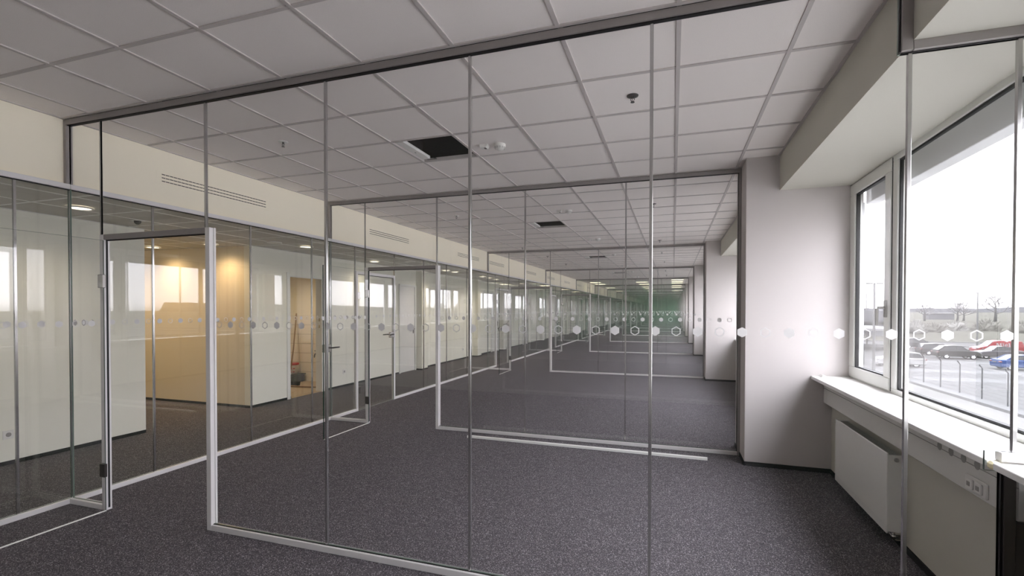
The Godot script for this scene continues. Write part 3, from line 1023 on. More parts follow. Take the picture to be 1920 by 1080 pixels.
func corridor() -> void:
	var wp: Material = M.corridor_paint
	var bl := struct("wall_left")
	bx("bulkhead", Vector3(XS - 0.12, 2.4995, ZEND), Vector3(XS, 3.45, ZBACK), M.bulkhead_paint, bl)
	# corridor wall with the alcove and the store-room doorway left open
	var cw := struct("wall_corridor")
	var T := 0.12
	bx("wall_length", Vector3(XC - T, 0.038, -4.2), Vector3(XC, 2.62, ZBACK), wp, cw)
	bx("wall_length", Vector3(XC - T, 0.038, -6.53), Vector3(XC, 2.62, -5.75), wp, cw)
	bx("wall_length", Vector3(XC - T, 2.10, -7.34), Vector3(XC, 2.62, -6.53), wp, cw)
	bx("wall_length", Vector3(XC - T, 0.038, ZEND), Vector3(XC, 2.62, -7.34), wp, cw)
	bx("alcove_side", Vector3(-10.2, 0.038, -4.2), Vector3(XC - T, 2.62, -4.08), wp, cw)
	bx("alcove_back", Vector3(-10.2, 0.038, -5.85), Vector3(XC - T, 2.62, -5.75), M.cream_paint, cw)
	bx("alcove_end", Vector3(-10.3, 0.0, -5.85), Vector3(-10.2, 2.62, -4.08), wp, cw)
	for s in [[-4.2, ZBACK], [-6.57, -5.75], [ZEND, -7.38]]:
		bx("skirting", Vector3(XC - T, 0.0, s[0]), Vector3(XC + 0.004, 0.038, s[1]), M.carpet_skirting, cw)
	bx("skirting", Vector3(-10.2, 0.0, -5.85), Vector3(XC, 0.038, -5.746), M.carpet_skirting, cw)
	# store room behind the open doorway
	var sr := struct("wall_store")
	var zt := -8.30
	bx("far_wall", Vector3(-9.2, 1.392, zt - 0.1), Vector3(XC - T, 2.62, zt), M.cream_paint, sr)
	bx("far_wall", Vector3(-9.2, 0.0, zt - 0.1), Vector3(XC - T, 1.392, zt - 0.007), M.grout, sr)
	bx("side_wall", Vector3(-9.3, 0.0, zt), Vector3(-9.2, 2.62, -5.85), M.cream_paint, sr)
	bx("store_floor", Vector3(-9.2, -0.02, zt), Vector3(XC - 0.01, 0.006, -5.86), M.stone_floor, sr)
	bx("front_lining", Vector3(XC - T - 0.008, 0.0, zt), Vector3(XC - T, 2.62, -7.38), M.cream_paint, sr)
	for r in 7:
		for q in 9:
			var st_x := -9.2 + q * 0.332
			bx("wall_tile", Vector3(st_x + 0.003, 0.199 * r + 0.003, zt - 0.006), Vector3(minf(st_x + 0.329, XC - T - 0.009), 0.199 * r + 0.196, zt + 0.002), M.ceramic_tile, sr, 0.001)
	# door lining
	var d := struct("door_1")
	for z in [-6.53, -7.34]:
		var s := 1.0 if z > -7.0 else -1.0
		bx("lining", Vector3(XC - T - 0.01, 0.0, z - (0.02 if s > 0 else 0.0)), Vector3(XC + 0.012, 2.10, z + (0.0 if s > 0 else 0.02)), M.window_plastic, d)
		bx("architrave", Vector3(XC, 0.0, z - (0.008 if s > 0 else 0.05)), Vector3(XC + 0.014, 2.15, z + (0.05 if s > 0 else 0.008)), M.window_plastic, d, 0.003)
	bx("lining", Vector3(XC - T - 0.01, 2.08, -7.32), Vector3(XC + 0.012, 2.10, -6.55), M.window_plastic, d)
	bx("strike_plate", Vector3(XC - 0.06, 1.30, -7.3205), Vector3(XC - 0.03, 1.36, -7.318), M.steel, d)
	bx("strike_plate", Vector3(XC - 0.06, 1.18, -7.3205), Vector3(XC - 0.03, 1.24, -7.318), M.steel, d)
	store_things(zt)
	# white flush doors and pilasters farther along
	var k := 2
	for z in [-9.95, -16.0, -19.8, -25.7]:
		var dd := struct("door_%d" % k)
		k += 1
		bx("leaf", Vector3(XC, 0.008, z - 0.72), Vector3(XC + 0.006, 2.08, z - 0.05), M.white_plastic, dd)
		bx("frame", Vector3(XC, 0.0, z - 0.05), Vector3(XC + 0.03, 2.13, z), M.window_plastic, dd, 0.003)
		bx("frame", Vector3(XC, 0.0, z - 0.77), Vector3(XC + 0.03, 2.13, z - 0.72), M.window_plastic, dd, 0.003)
		bx("frame", Vector3(XC, 2.08, z - 0.72), Vector3(XC + 0.03, 2.13, z - 0.05), M.window_plastic, dd, 0.003)
		bx("dark_gap", Vector3(XC, 0.0, z - 0.725), Vector3(XC + 0.008, 2.08, z - 0.718), M.dark_gasket, dd)
		var st := mb()
		tube(st, [Vector3(XC + 0.004, 1.04, z - 0.66), Vector3(XC + 0.05, 1.04, z - 0.66), Vector3(XC + 0.055, 1.04, z - 0.55)], [0.010, 0.010, 0.009], 8)
		cbox(st, Vector3(XC + 0.006, 0.93, z - 0.685), Vector3(XC + 0.012, 1.10, z - 0.635), 0.002)
		obj("door_handle", st, M.dark_steel, dd)
	for z in [-10.75, -14.4, -16.9, -22.6, -28.5]:
		var p := struct("trim_pilaster")
		bx("shaft", Vector3(XC, 0.03, z - 0.30), Vector3(XC + 0.17, 2.5, z), wp, p)
		bx("skirting", Vector3(XC, 0.0, z - 0.304), Vector3(XC + 0.174, 0.03, z + 0.004), M.carpet_skirting, p)
	# corridor ceiling at 2.5 m: pale boards in a bright grid
	var c := struct("ceiling")
	var xs := [-10.2]
	for j in range(-9, 3):
		var x := -4.967 + 0.6 * (j - 1)
		if x > -10.1 and x < XS - 0.15:
			xs.append(x)
	xs.append(XS - 0.12)
	var g := mb()
	var far := mb()
	var z := -0.4
	var zs := [ZBACK]
	while z > ZEND:
		zs.append(z)
		z -= 0.6
	zs.append(ZEND)
	for r in zs.size() - 1:
		for q in xs.size() - 1:
			var lo := Vector3(xs[q] + 0.008, 2.504, zs[r + 1] + 0.008)
			var hi := Vector3(xs[q + 1] - 0.008, 2.52, zs[r] - 0.008)
			var inside: bool = hi.x > XC - 0.03 or (zs[r] < -3.9 and zs[r + 1] > -6.1)
			if not inside:
				continue
			if zs[r] > -13.0 and zs[r + 1] < -1.4:
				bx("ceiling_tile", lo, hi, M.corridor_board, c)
			else:
				box(far, lo, hi)
			box(g, Vector3(xs[q] - 0.012, 2.5, zs[r + 1]), Vector3(xs[q] + 0.012, 2.512, zs[r]))
			box(g, Vector3(xs[q], 2.5005, zs[r + 1] - 0.012), Vector3(xs[q + 1], 2.5115, zs[r + 1] + 0.012))
	obj("ceiling_grid", g, M.window_plastic, c)
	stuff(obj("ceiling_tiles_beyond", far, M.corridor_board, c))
	bx("backing", Vector3(-10.3, 2.60, ZEND), Vector3(XS - 0.12, 2.64, ZBACK), M.concrete_slab, c)
	bx("store_ceiling", Vector3(-9.3, 2.49, zt), Vector3(XC - T, 2.50, -5.85), wp, c)
	# downlights
	var warm := Color(1.0, 0.94, 0.82)
	var dl := [[-5.416, -3.093, 1], [-7.758, -5.40, 2], [-6.583, -5.42, 2], [-8.95, -5.2, 2], [-5.511, -5.547, 0], [-5.409, -6.073, 1], [-5.76, -8.375, 1], [-5.07, -8.592, 0], [-5.391, -10.85, 1], [-5.364, -11.317, 1], [-5.36, -13.183, 1], [-5.36, -13.729, 1], [-5.423, -14.494, 1], [-5.40, -17.2, 1], [-5.40, -20.2, 1], [-5.40, -23.2, 1], [-5.40, -27.0, 1]]  # the lamp deepest in the alcove is added, unseen, for fill
	var dn := ["behind the nearest open door leaf", "lighting the left of the warm alcove", "lighting the right of the warm alcove", "added unseen deep in the warm alcove to fill its light", "dull and unlit, in front of the alcove corner", "in front of the store-room doorway", "above the closed corridor door beyond the second partition", "dull and unlit, beyond the second partition", "before the third partition, nearer one", "before the third partition, farther one", "beyond the third partition, nearest of three", "beyond the third partition, middle of three", "beyond the third partition, farthest of three", "by the fourth partition", "beyond the fourth partition", "by the fifth partition", "beyond the fifth partition"]
	for i in dl.size():
		var p := Vector3(dl[i][0], 2.5, dl[i][1])
		var t := thing("downlight", "round corridor downlight " + dn[i], "downlight", p, 0.0, "downlights in the corridor ceiling")
		var st := mb(true)
		lathe(st, Vector3.ZERO, [Vector2(0.105, -0.0005), Vector2(0.105, -0.010), Vector2(0.088, -0.014), Vector2(0.084, -0.004)], 24)
		obj("trim_ring", st, M.white_plastic, t)
		var s2 := mb()
		lathe(s2, Vector3.ZERO, [Vector2(0.001, -0.005), Vector2(0.086, -0.005), Vector2(0.086, -0.008), Vector2(0.001, -0.009)], 24)
		obj("diffuser", s2, M.lamp_diffuser if dl[i][2] else M.lamp_off, t)
		if dl[i][2] and i < 13:
			spot("downlight_glow", p - Vector3(0, 0.02, 0), warm if dl[i][2] == 1 else Color(1.0, 0.85, 0.63), 0.042 if dl[i][2] == 1 else 0.065)
	spot("store_glow", Vector3(-7.2, 2.44, -7.3), Color(1.0, 0.92, 0.78), 0.11)
	var sl := thing("downlight", "round lamp on the store-room ceiling, hidden behind the door lintel", "downlight", Vector3(-7.2, 2.489, -7.3))
	bx("diffuser", Vector3(-0.1, -0.03, -0.1), Vector3(0.1, 0.0, 0.1), M.lamp_diffuser, sl, 0.01)
	# corridor sprinkler and sockets
	var sp := thing("sprinkler_head", "dark corridor sprinkler behind the glass above the nearest door header", "sprinkler", Vector3(-5.62, 2.502, -3.75))
	bx("cover", Vector3(-0.05, -0.006, -0.05), Vector3(0.05, 0.0, 0.05), M.white_plastic, sp)
	var hb := mb(true)
	lathe(hb, Vector3.ZERO, [Vector2(0.001, -0.006), Vector2(0.035, -0.006), Vector2(0.03, -0.03), Vector2(0.012, -0.045), Vector2(0.001, -0.045)], 16)
	obj("head", hb, M.dark_steel, sp)
	var so := [[-2.908, "in the corridor wall behind the glass at the far left edge"], [-7.956, "in the corridor wall beyond the store-room doorway"], [-13.6, "in the corridor wall beyond the third partition"]]
	for s in so:
		var t := thing("wall_socket", "white socket " + s[1], "socket", Vector3(XC, 0.295, s[0]), 0.0, "sockets in the corridor wall")
		bx("plate", Vector3(0, -0.042, -0.042), Vector3(0.010, 0.042, 0.042), M.white_plastic, t, 0.003)
		var st := mb()
		tube(st, [Vector3(0.009, 0, 0), Vector3(0.0115, 0, 0)], [0.022, 0.021], 18)
		obj("socket_well", st, M.dull_plastic, t)

func store_things(zt: float) -> void:
	# broom leaning on the tiles
	var b := thing("broom", "long-handled broom leaning in the tiled store room", "broom", Vector3(-7.33, 0.006, -7.74))
	var st := mb()
	tube(st, [Vector3(0.0, 0.06, 0.0), Vector3(-0.11, 0.7, -0.24), Vector3(-0.27, 1.43, -0.50)], [0.013, 0.013, 0.012], 8)
	obj("handle", st, M.broom_wood, b)
	bx("head", Vector3(-0.14, 0.04, -0.03), Vector3(0.26, 0.075, 0.03), M.bristle, b, 0.006)
	bx("bristles", Vector3(-0.13, 0.0, -0.025), Vector3(0.25, 0.04, 0.025), M.bristle, b)
	# grey trolley bin with a white and red bucket on it
	var g := thing("grey_crate", "dark grey crate on the store-room floor under the bucket", "crate", Vector3(-7.64, 0.006, -8.09))
	var s2 := mb()
	cbox(s2, Vector3(-0.22, 0, -0.17), Vector3(0.24, 0.16, 0.17), 0.02)
	obj("body", s2, M.grey_bin, g)
	bx("rim", Vector3(-0.235, 0.145, -0.185), Vector3(0.255, 0.17, 0.185), M.grey_bin, g, 0.005)
	var k := thing("bucket", "white bucket with red rim and red print, standing on the grey crate", "bucket", Vector3(-7.59, 0.177, -8.07))
	var s3 := mb(true)
	lathe(s3, Vector3.ZERO, [Vector2(0.150, 0.21), Vector2(0.145, 0.16), Vector2(0.128, 0.0), Vector2(0.001, 0.0)], 24)
	obj("body", s3, M.bucket_white, k)
	var s4 := mb(true)
	lathe(s4, Vector3.ZERO, [Vector2(0.001, 0.222), Vector2(0.155, 0.222), Vector2(0.157, 0.20), Vector2(0.150, 0.185), Vector2(0.146, 0.185)], 24)
	obj("lid", s4, M.bucket_red, k)
	for r in 2:
		for j in 5:
			var a := 0.3 + j * 0.42
			var s5 := mb()
			var rr := 0.134 + 0.008 * r
			var pp := []
			for q in 3:
				pp.append(Vector3(cos(a + q * 0.13) * rr, 0.05 + r * 0.07, sin(a + q * 0.13) * rr))
			tube(s5, pp, [0.011, 0.013, 0.011], 6)
			obj("printed_mark", s5, M.bucket_red, k)
	var s6 := mb()
	tube(s6, [Vector3(-0.02, 0.0, 0.0), Vector3(0.95, 0.0, -0.12)], [0.014, 0.014], 8)
	tag(put("wooden_pole", commit(s6), M.broom_wood, self, Vector3(-7.35, 0.021, -7.50)), "wooden pole lying on the store-room floor before the broom", "pole")
	var tp := thing("water_tap", "small dark water tap on the tiled wall of the store room", "tap", Vector3(-7.086, 0.60, zt))
	var s7 := mb(true)
	tube(s7, [Vector3(0, 0, 0), Vector3(0, 0, 0.07), Vector3(-0.01, -0.015, 0.10), Vector3(-0.02, -0.08, 0.10)], [0.016, 0.018, 0.014, 0.011], 10)
	obj("spout", s7, M.dark_steel, tp)
	var s8 := mb(true)
	tube(s8, [Vector3(0, 0.0, 0.06), Vector3(0, 0.05, 0.06), Vector3(-0.05, 0.06, 0.06)], [0.009, 0.009, 0.008], 8)
	obj("handle", s8, M.dark_steel, tp)

# ------------------------------------------------------------------ outdoors
func wheel(parent: Node3D, at: Vector3, r: float) -> void:
	var st := mb()
	var prof := [[0.62, 0.095], [0.95, 0.10], [1.0, 0.07], [1.0, -0.07], [0.95, -0.10]]
	var n := 20
	for i in prof.size() - 1:
		for k in n:
			var a := TAU * k / n
			var b := TAU * (k + 1) / n
			var p: Array = prof[i]
			var q: Array = prof[i + 1]
			out_quad(st, [Vector3(cos(a) * p[0] * r, sin(a) * p[0] * r, p[1]), Vector3(cos(b) * p[0] * r, sin(b) * p[0] * r, p[1]), Vector3(cos(b) * q[0] * r, sin(b) * q[0] * r, q[1]), Vector3(cos(a) * q[0] * r, sin(a) * q[0] * r, q[1])], Vector3.ZERO)
	var w := put("wheel", commit(st), M.tyre, parent, at)
	var rm := mb()
	tube(rm, [Vector3(0, 0, 0.05), Vector3(0, 0, 0.06)], [r * 0.66, r * 0.66], 20)
	for k in 5:
		var a := TAU * k / 5
		tube(rm, [Vector3(0, 0, 0.085), Vector3(cos(a), sin(a), 0) * r * 0.62 + Vector3(0, 0, 0.085)], [r * 0.12, r * 0.09], 6)
	obj("rim", rm, M.rim, w)

func car(label: String, paint: String, at: Vector2, facing: float, kind: String, L := 4.2) -> Node3D:
	# x is forward; facing +1 looks to +x, -1 to -x
	var t := thing("van" if kind == "van" else "car", label, "van" if kind == "van" else "car", Vector3(at.x, GROUND, at.y), 0.0 if facing > 0 else PI, "vehicles in the car park")
	var h := 1.46
	var W := 1.78
	var h2 := L / 2.0
	var belt := 0.92
	var low: PackedVector2Array
	var top: PackedVector2Array
	match kind:
		"hatch":
			low = PackedVector2Array([Vector2(-h2, 0.32), Vector2(-h2 - 0.0, 0.62), Vector2(-h2 + 0.10, 0.93), Vector2(h2 - 1.15, 0.95), Vector2(h2 - 0.35, 0.84), Vector2(h2 - 0.05, 0.66), Vector2(h2, 0.45), Vector2(h2 - 0.04, 0.25), Vector2(-h2 + 0.1, 0.24)])
			top = PackedVector2Array([Vector2(-h2 + 0.10, 0.92), Vector2(-h2 + 0.50, 1.40), Vector2(-0.5, 1.47), Vector2(0.25, 1.42), Vector2(h2 - 1.10, 0.93)])
		"estate":
			low = PackedVector2Array([Vector2(-h2, 0.34), Vector2(-h2, 0.66), Vector2(-h2 + 0.06, 0.95), Vector2(h2 - 1.35, 0.97), Vector2(h2 - 0.4, 0.86), Vector2(h2 - 0.05, 0.66), Vector2(h2, 0.45), Vector2(h2 - 0.04, 0.25), Vector2(-h2 + 0.1, 0.26)])
			top = PackedVector2Array([Vector2(-h2 + 0.07, 0.94), Vector2(-h2 + 0.42, 1.40), Vector2(-0.6, 1.48), Vector2(0.15, 1.45), Vector2(h2 - 1.30, 0.95)])
		"sedan":
			low = PackedVector2Array([Vector2(-h2, 0.34), Vector2(-h2 - 0.02, 0.66), Vector2(-h2 + 0.06, 0.98), Vector2(-h2 + 0.62, 1.02), Vector2(h2 - 1.35, 0.96), Vector2(h2 - 0.4, 0.83), Vector2(h2 - 0.05, 0.64), Vector2(h2, 0.42), Vector2(h2 - 0.04, 0.24), Vector2(-h2 + 0.1, 0.25)])
			top = PackedVector2Array([Vector2(-h2 + 0.50, 1.00), Vector2(-h2 + 1.12, 1.38), Vector2(-0.25, 1.46), Vector2(0.30, 1.42), Vector2(h2 - 1.30, 0.95)])
		"suv":
			low = PackedVector2Array([Vector2(-h2, 0.40), Vector2(-h2 - 0.02, 0.72), Vector2(-h2 + 0.08, 1.04), Vector2(h2 - 1.25, 1.06), Vector2(h2 - 0.4, 0.95), Vector2(h2 - 0.05, 0.78), Vector2(h2, 0.50), Vector2(h2 - 0.06, 0.30), Vector2(-h2 + 0.12, 0.30)])
			top = PackedVector2Array([Vector2(-h2 + 0.08, 1.03), Vector2(-h2 + 0.70, 1.50), Vector2(-0.5, 1.58), Vector2(0.25, 1.54), Vector2(h2 - 1.22, 1.04)])
			h = 1.58
			belt = 1.02
		_:
			low = PackedVector2Array([Vector2(-h2, 0.34), Vector2(-h2 - 0.02, 0.7), Vector2(-h2 + 0.02, 1.16), Vector2(-h2 + 0.18, 1.84), Vector2(-0.0, 1.90), Vector2(0.55, 1.82), Vector2(h2 - 1.15, 1.18), Vector2(h2 - 0.3, 1.02), Vector2(h2 - 0.03, 0.80), Vector2(h2, 0.45), Vector2(h2 - 0.06, 0.26), Vector2(-h2 + 0.1, 0.26)])
			h = 1.9
			belt = 1.12
			W = 1.85
	var hb := belt
	var hh := h
	var shape := mb()
	if kind == "van":
		prism(shape, low, -W / 2, W / 2, 0.09, Vector3(1.1, 1.9, 0.84))
	else:
		prism(shape, low, -W / 2, W / 2, 0.09)
	var body := obj("body", shape, M[paint], t)
	if kind == "van":
		var win := mb()
		for s in [-1.0, 1.0]:
			var z0: float = s * (W / 2 - 0.055)
			var P := [Vector3(0.62, 1.62, z0 * 0.925), Vector3(0.95, 1.18, z0), Vector3(0.05, 1.16, z0), Vector3(0.05, 1.64, z0 * 0.92)]
			out_quad(win, P, Vector3(0, 1.2, -s * 9.0))
			var Q := []
			for v in P:
				Q.append(v + Vector3(0, 0, -s * 0.09))
			out_quad(win, Q, Vector3(0, 1.2, s * 9.0))
		obj("side_window", win, M.car_glass, t)
		var ws := mb()
		var wa := Vector3(h2 - 1.12, 1.20, 0)
		var wb := Vector3(0.62, 1.80, 0)
		var n := Vector3(0.65, 0.76, 0) * 0.03
		out_quad(ws, [wa + n + Vector3(0, 0, -0.78), wa + n + Vector3(0, 0, 0.78), wb + n + Vector3(0, 0, 0.66), wb + n + Vector3(0, 0, -0.66)], Vector3(0, 0, 0))
		out_quad(ws, [wa - n + Vector3(0, 0, -0.78), wa - n + Vector3(0, 0, 0.78), wb - n + Vector3(0, 0, 0.66), wb - n + Vector3(0, 0, -0.66)], Vector3(9, 9, 0))
		obj("windscreen", ws, M.head_white, t)
	else:
		var g := mb()
		prism(g, top, -W / 2 + 0.06, W / 2 - 0.06, 0.05, Vector3(hb, hh, 0.80))
		obj("cabin_glass", g, M.car_glass, t)
		# roof skin and pillars in the body colour
		var r := mb()
		var skin := PackedVector2Array([top[1] + Vector2(-0.02, 0.0), top[2] + Vector2(0, 0.02), top[3] + Vector2(0.02, 0.01), top[3] + Vector2(0.02, -0.07), top[2] + Vector2(0, -0.06), top[1] + Vector2(0.05, -0.08)])
		prism(r, skin, -W / 2 * 0.775, W / 2 * 0.775, 0.02)
		for s in [-1.0, 1.0]:
			for pr in [[top[0] + Vector2(0.03, 0), top[1] + Vector2(0.03, -0.02), 0.07], [Vector2(-0.25, hb), Vector2(-0.3, hh - 0.05), 0.035], [top[4] + Vector2(-0.03, 0), top[3] + Vector2(0.0, -0.02), 0.035]]:
				tube(r, [Vector3(pr[0].x, pr[0].y, s * (W / 2 - 0.085)), Vector3(pr[1].x, pr[1].y, s * (W / 2 * 0.77 - 0.01))], [pr[2], pr[2]], 6)
		obj("roof", r, M[paint], t)
	for s in [-1.0, 1.0]:
		for x in [-h2 + 0.82, h2 - 0.80]:
			wheel(t, Vector3(x, 0.32, s * (W / 2 - 0.10)), 0.32)
		var hl := mb()
		cbox(hl, Vector3(h2 - 0.30, 0.66 if kind != "van" else 0.82, s * (W / 2 - 0.2) - 0.17), Vector3(h2 - 0.02, 0.78 if kind != "van" else 0.98, s * (W / 2 - 0.2) + 0.17), 0.03)
		obj("headlamp", hl, M.head_white, t)
		var tl := mb()
		cbox(tl, Vector3(-h2 - 0.02, 0.72, s * (W / 2 - 0.19) - 0.18), Vector3(-h2 + 0.20, 0.86, s * (W / 2 - 0.19) + 0.185), 0.03)
		obj("tail_lamp", tl, M.tail_red, t)
		bx("wing_mirror", Vector3(h2 - 1.35, belt + 0.02, s * (W / 2 + 0.08) - 0.07), Vector3(h2 - 1.22, belt + 0.16, s * (W / 2 + 0.08) + 0.07), M[paint], t, 0.03)
	bx("number_plate", Vector3(-h2 - 0.04, 0.70, -0.25), Vector3(-h2 - 0.01, 0.80, 0.25), M.head_white, t)
	return t

func van_lettering(t: Node3D) -> void:
	var tm := TextMesh.new()
	var f := SystemFont.new()
	f.font_names = PackedStringArray(["Droid Serif"])
	f.font_weight = 700
	tm.font = f
	tm.text = "Miele"
	tm.font_size = 48
	tm.pixel_size = 0.0135
	tm.depth = 0.02
	var o := MeshInstance3D.new()
	o.name = "lettering"
	o.mesh = tm
	o.material_override = M.lettering_white
	o.position = Vector3(-0.45, 1.36, -0.905)
	o.rotation.y = PI
	o.rotation.x = -0.14
	t.add_child(o, true)

func branch(st: SurfaceTool, p: Vector3, d: Vector3, len: float, r: float, depth: int) -> void:
	var q := p + d * len
	tube(st, [p, (p + q) / 2.0 + Vector3(rng.randf_range(-1, 1), 0, rng.randf_range(-1, 1)) * len * 0.06, q], [r, r * 0.8, r * 0.6], 4, false)
	if depth == 0:
		return
	for k in (3 if depth > 2 else 4):
		var a := TAU * (k + rng.randf()) / 3.5
		var side := Vector3(cos(a), 0, sin(a))
		var nd := (d * rng.randf_range(0.7, 1.2) + side * rng.randf_range(0.45, 0.9) + Vector3(0, rng.randf_range(0.0, 0.35), 0)).normalized()
		branch(st, p + d * len * rng.randf_range(0.55, 1.0), nd, len * rng.randf_range(0.6, 0.78), r * 0.6, depth - 1)

func tree(label: String, at: Vector3, height: float, sd: int, thick: float) -> void:
	rng.seed = sd
	var t := thing("bare_tree", label, "tree", at, 0.0, "bare trees beyond the field")
	var tr := mb(true)
	tube(tr, [Vector3.ZERO, Vector3(0.1, height * 0.2, 0), Vector3(0, height * 0.42, 0.05), Vector3(0.05, height * 0.68, 0)], [thick * 1.25, thick, thick * 0.7, thick * 0.3], 8)
	obj("trunk", tr, M.bark, t)
	var b := mb()
	for k in 9:
		var a := 2.4 * k + rng.randf() * 0.6
		var up := 0.26 + 0.045 * k
		branch(b, Vector3(0, height * up, 0), Vector3(cos(a), 0.35 + 0.12 * k, sin(a)).normalized(), height * (0.26 - 0.012 * k), thick * 0.42, 4)
	obj("branches", b, M.twig_haze, t)

func bush(label: String, at: Vector3, size: Vector3, m: Material, sd: int) -> void:
	# a thicket of bare rods over a soft mound of dead growth
	var t := thing("shrub", label, "shrub", at, 0.0, "shrubs beyond the car park")
	rng.seed = sd
	var nz := FastNoiseLite.new()
	nz.seed = sd
	nz.frequency = 0.5
	var st := mb(true)
	var NU := 40
	var NV := 16
	var grid := []
	for i in NV + 1:
		var row := []
		for j in NU + 1:
			var th := PI / 2 * i / NV
			var ph := TAU * (j % NU) / NU
			var dir := Vector3(sin(th) * cos(ph), cos(th), sin(th) * sin(ph))
			var p := dir * size * Vector3(0.5, 0.86, 0.5)
			row.append(p * (0.88 + 0.30 * nz.get_noise_3dv(p + at) + 0.12 * nz.get_noise_3dv(p * 4.0)))
		grid.append(row)
	for i in NV:
		for j in NU:
			quad(st, grid[i][j], grid[i][j + 1], grid[i + 1][j + 1], grid[i + 1][j])
	obj("foliage", st, m, t)
	var sm := mb()
	for k in int(size.x * 60.0):
		var ph := rng.randf() * TAU
		var th := acos(rng.randf())
		var dir := Vector3(sin(th) * cos(ph), cos(th), sin(th) * sin(ph))
		var q := dir * size * Vector3(0.5, 0.86, 0.5)
		tube(sm, [q * 0.5, q * rng.randf_range(0.98, 1.14) + Vector3(rng.randf_range(-0.2, 0.2), rng.randf_range(0.0, 0.25), 0)], [0.03, 0.018], 3, false)
	stuff(obj("rods", sm, m, t))

func mast(label: String, at: Vector3, height: float) -> void:
	var t := thing("lamp_mast", label, "lamp post", at, 0.0, "floodlight masts in the car park")
	var st := mb()
	tube(st, [Vector3.ZERO, Vector3(0, height, 0)], [0.13, 0.085], 10)
	obj("pole", st, M.mast, t)
	for s in [-1.0, 1.0]:
		var a := mb()
		tube(a, [Vector3(0, height - 0.12, 0), Vector3(s * 0.45, height - 0.05, 0)], [0.03, 0.03], 6)
		obj("arm", a, M.mast, t)
		bx("floodlight", Vector3(s * 0.42 - 0.26, height - 0.10, -0.14), Vector3(s * 0.42 + 0.26, height + 0.02, 0.14), M.mast, t, 0.02)

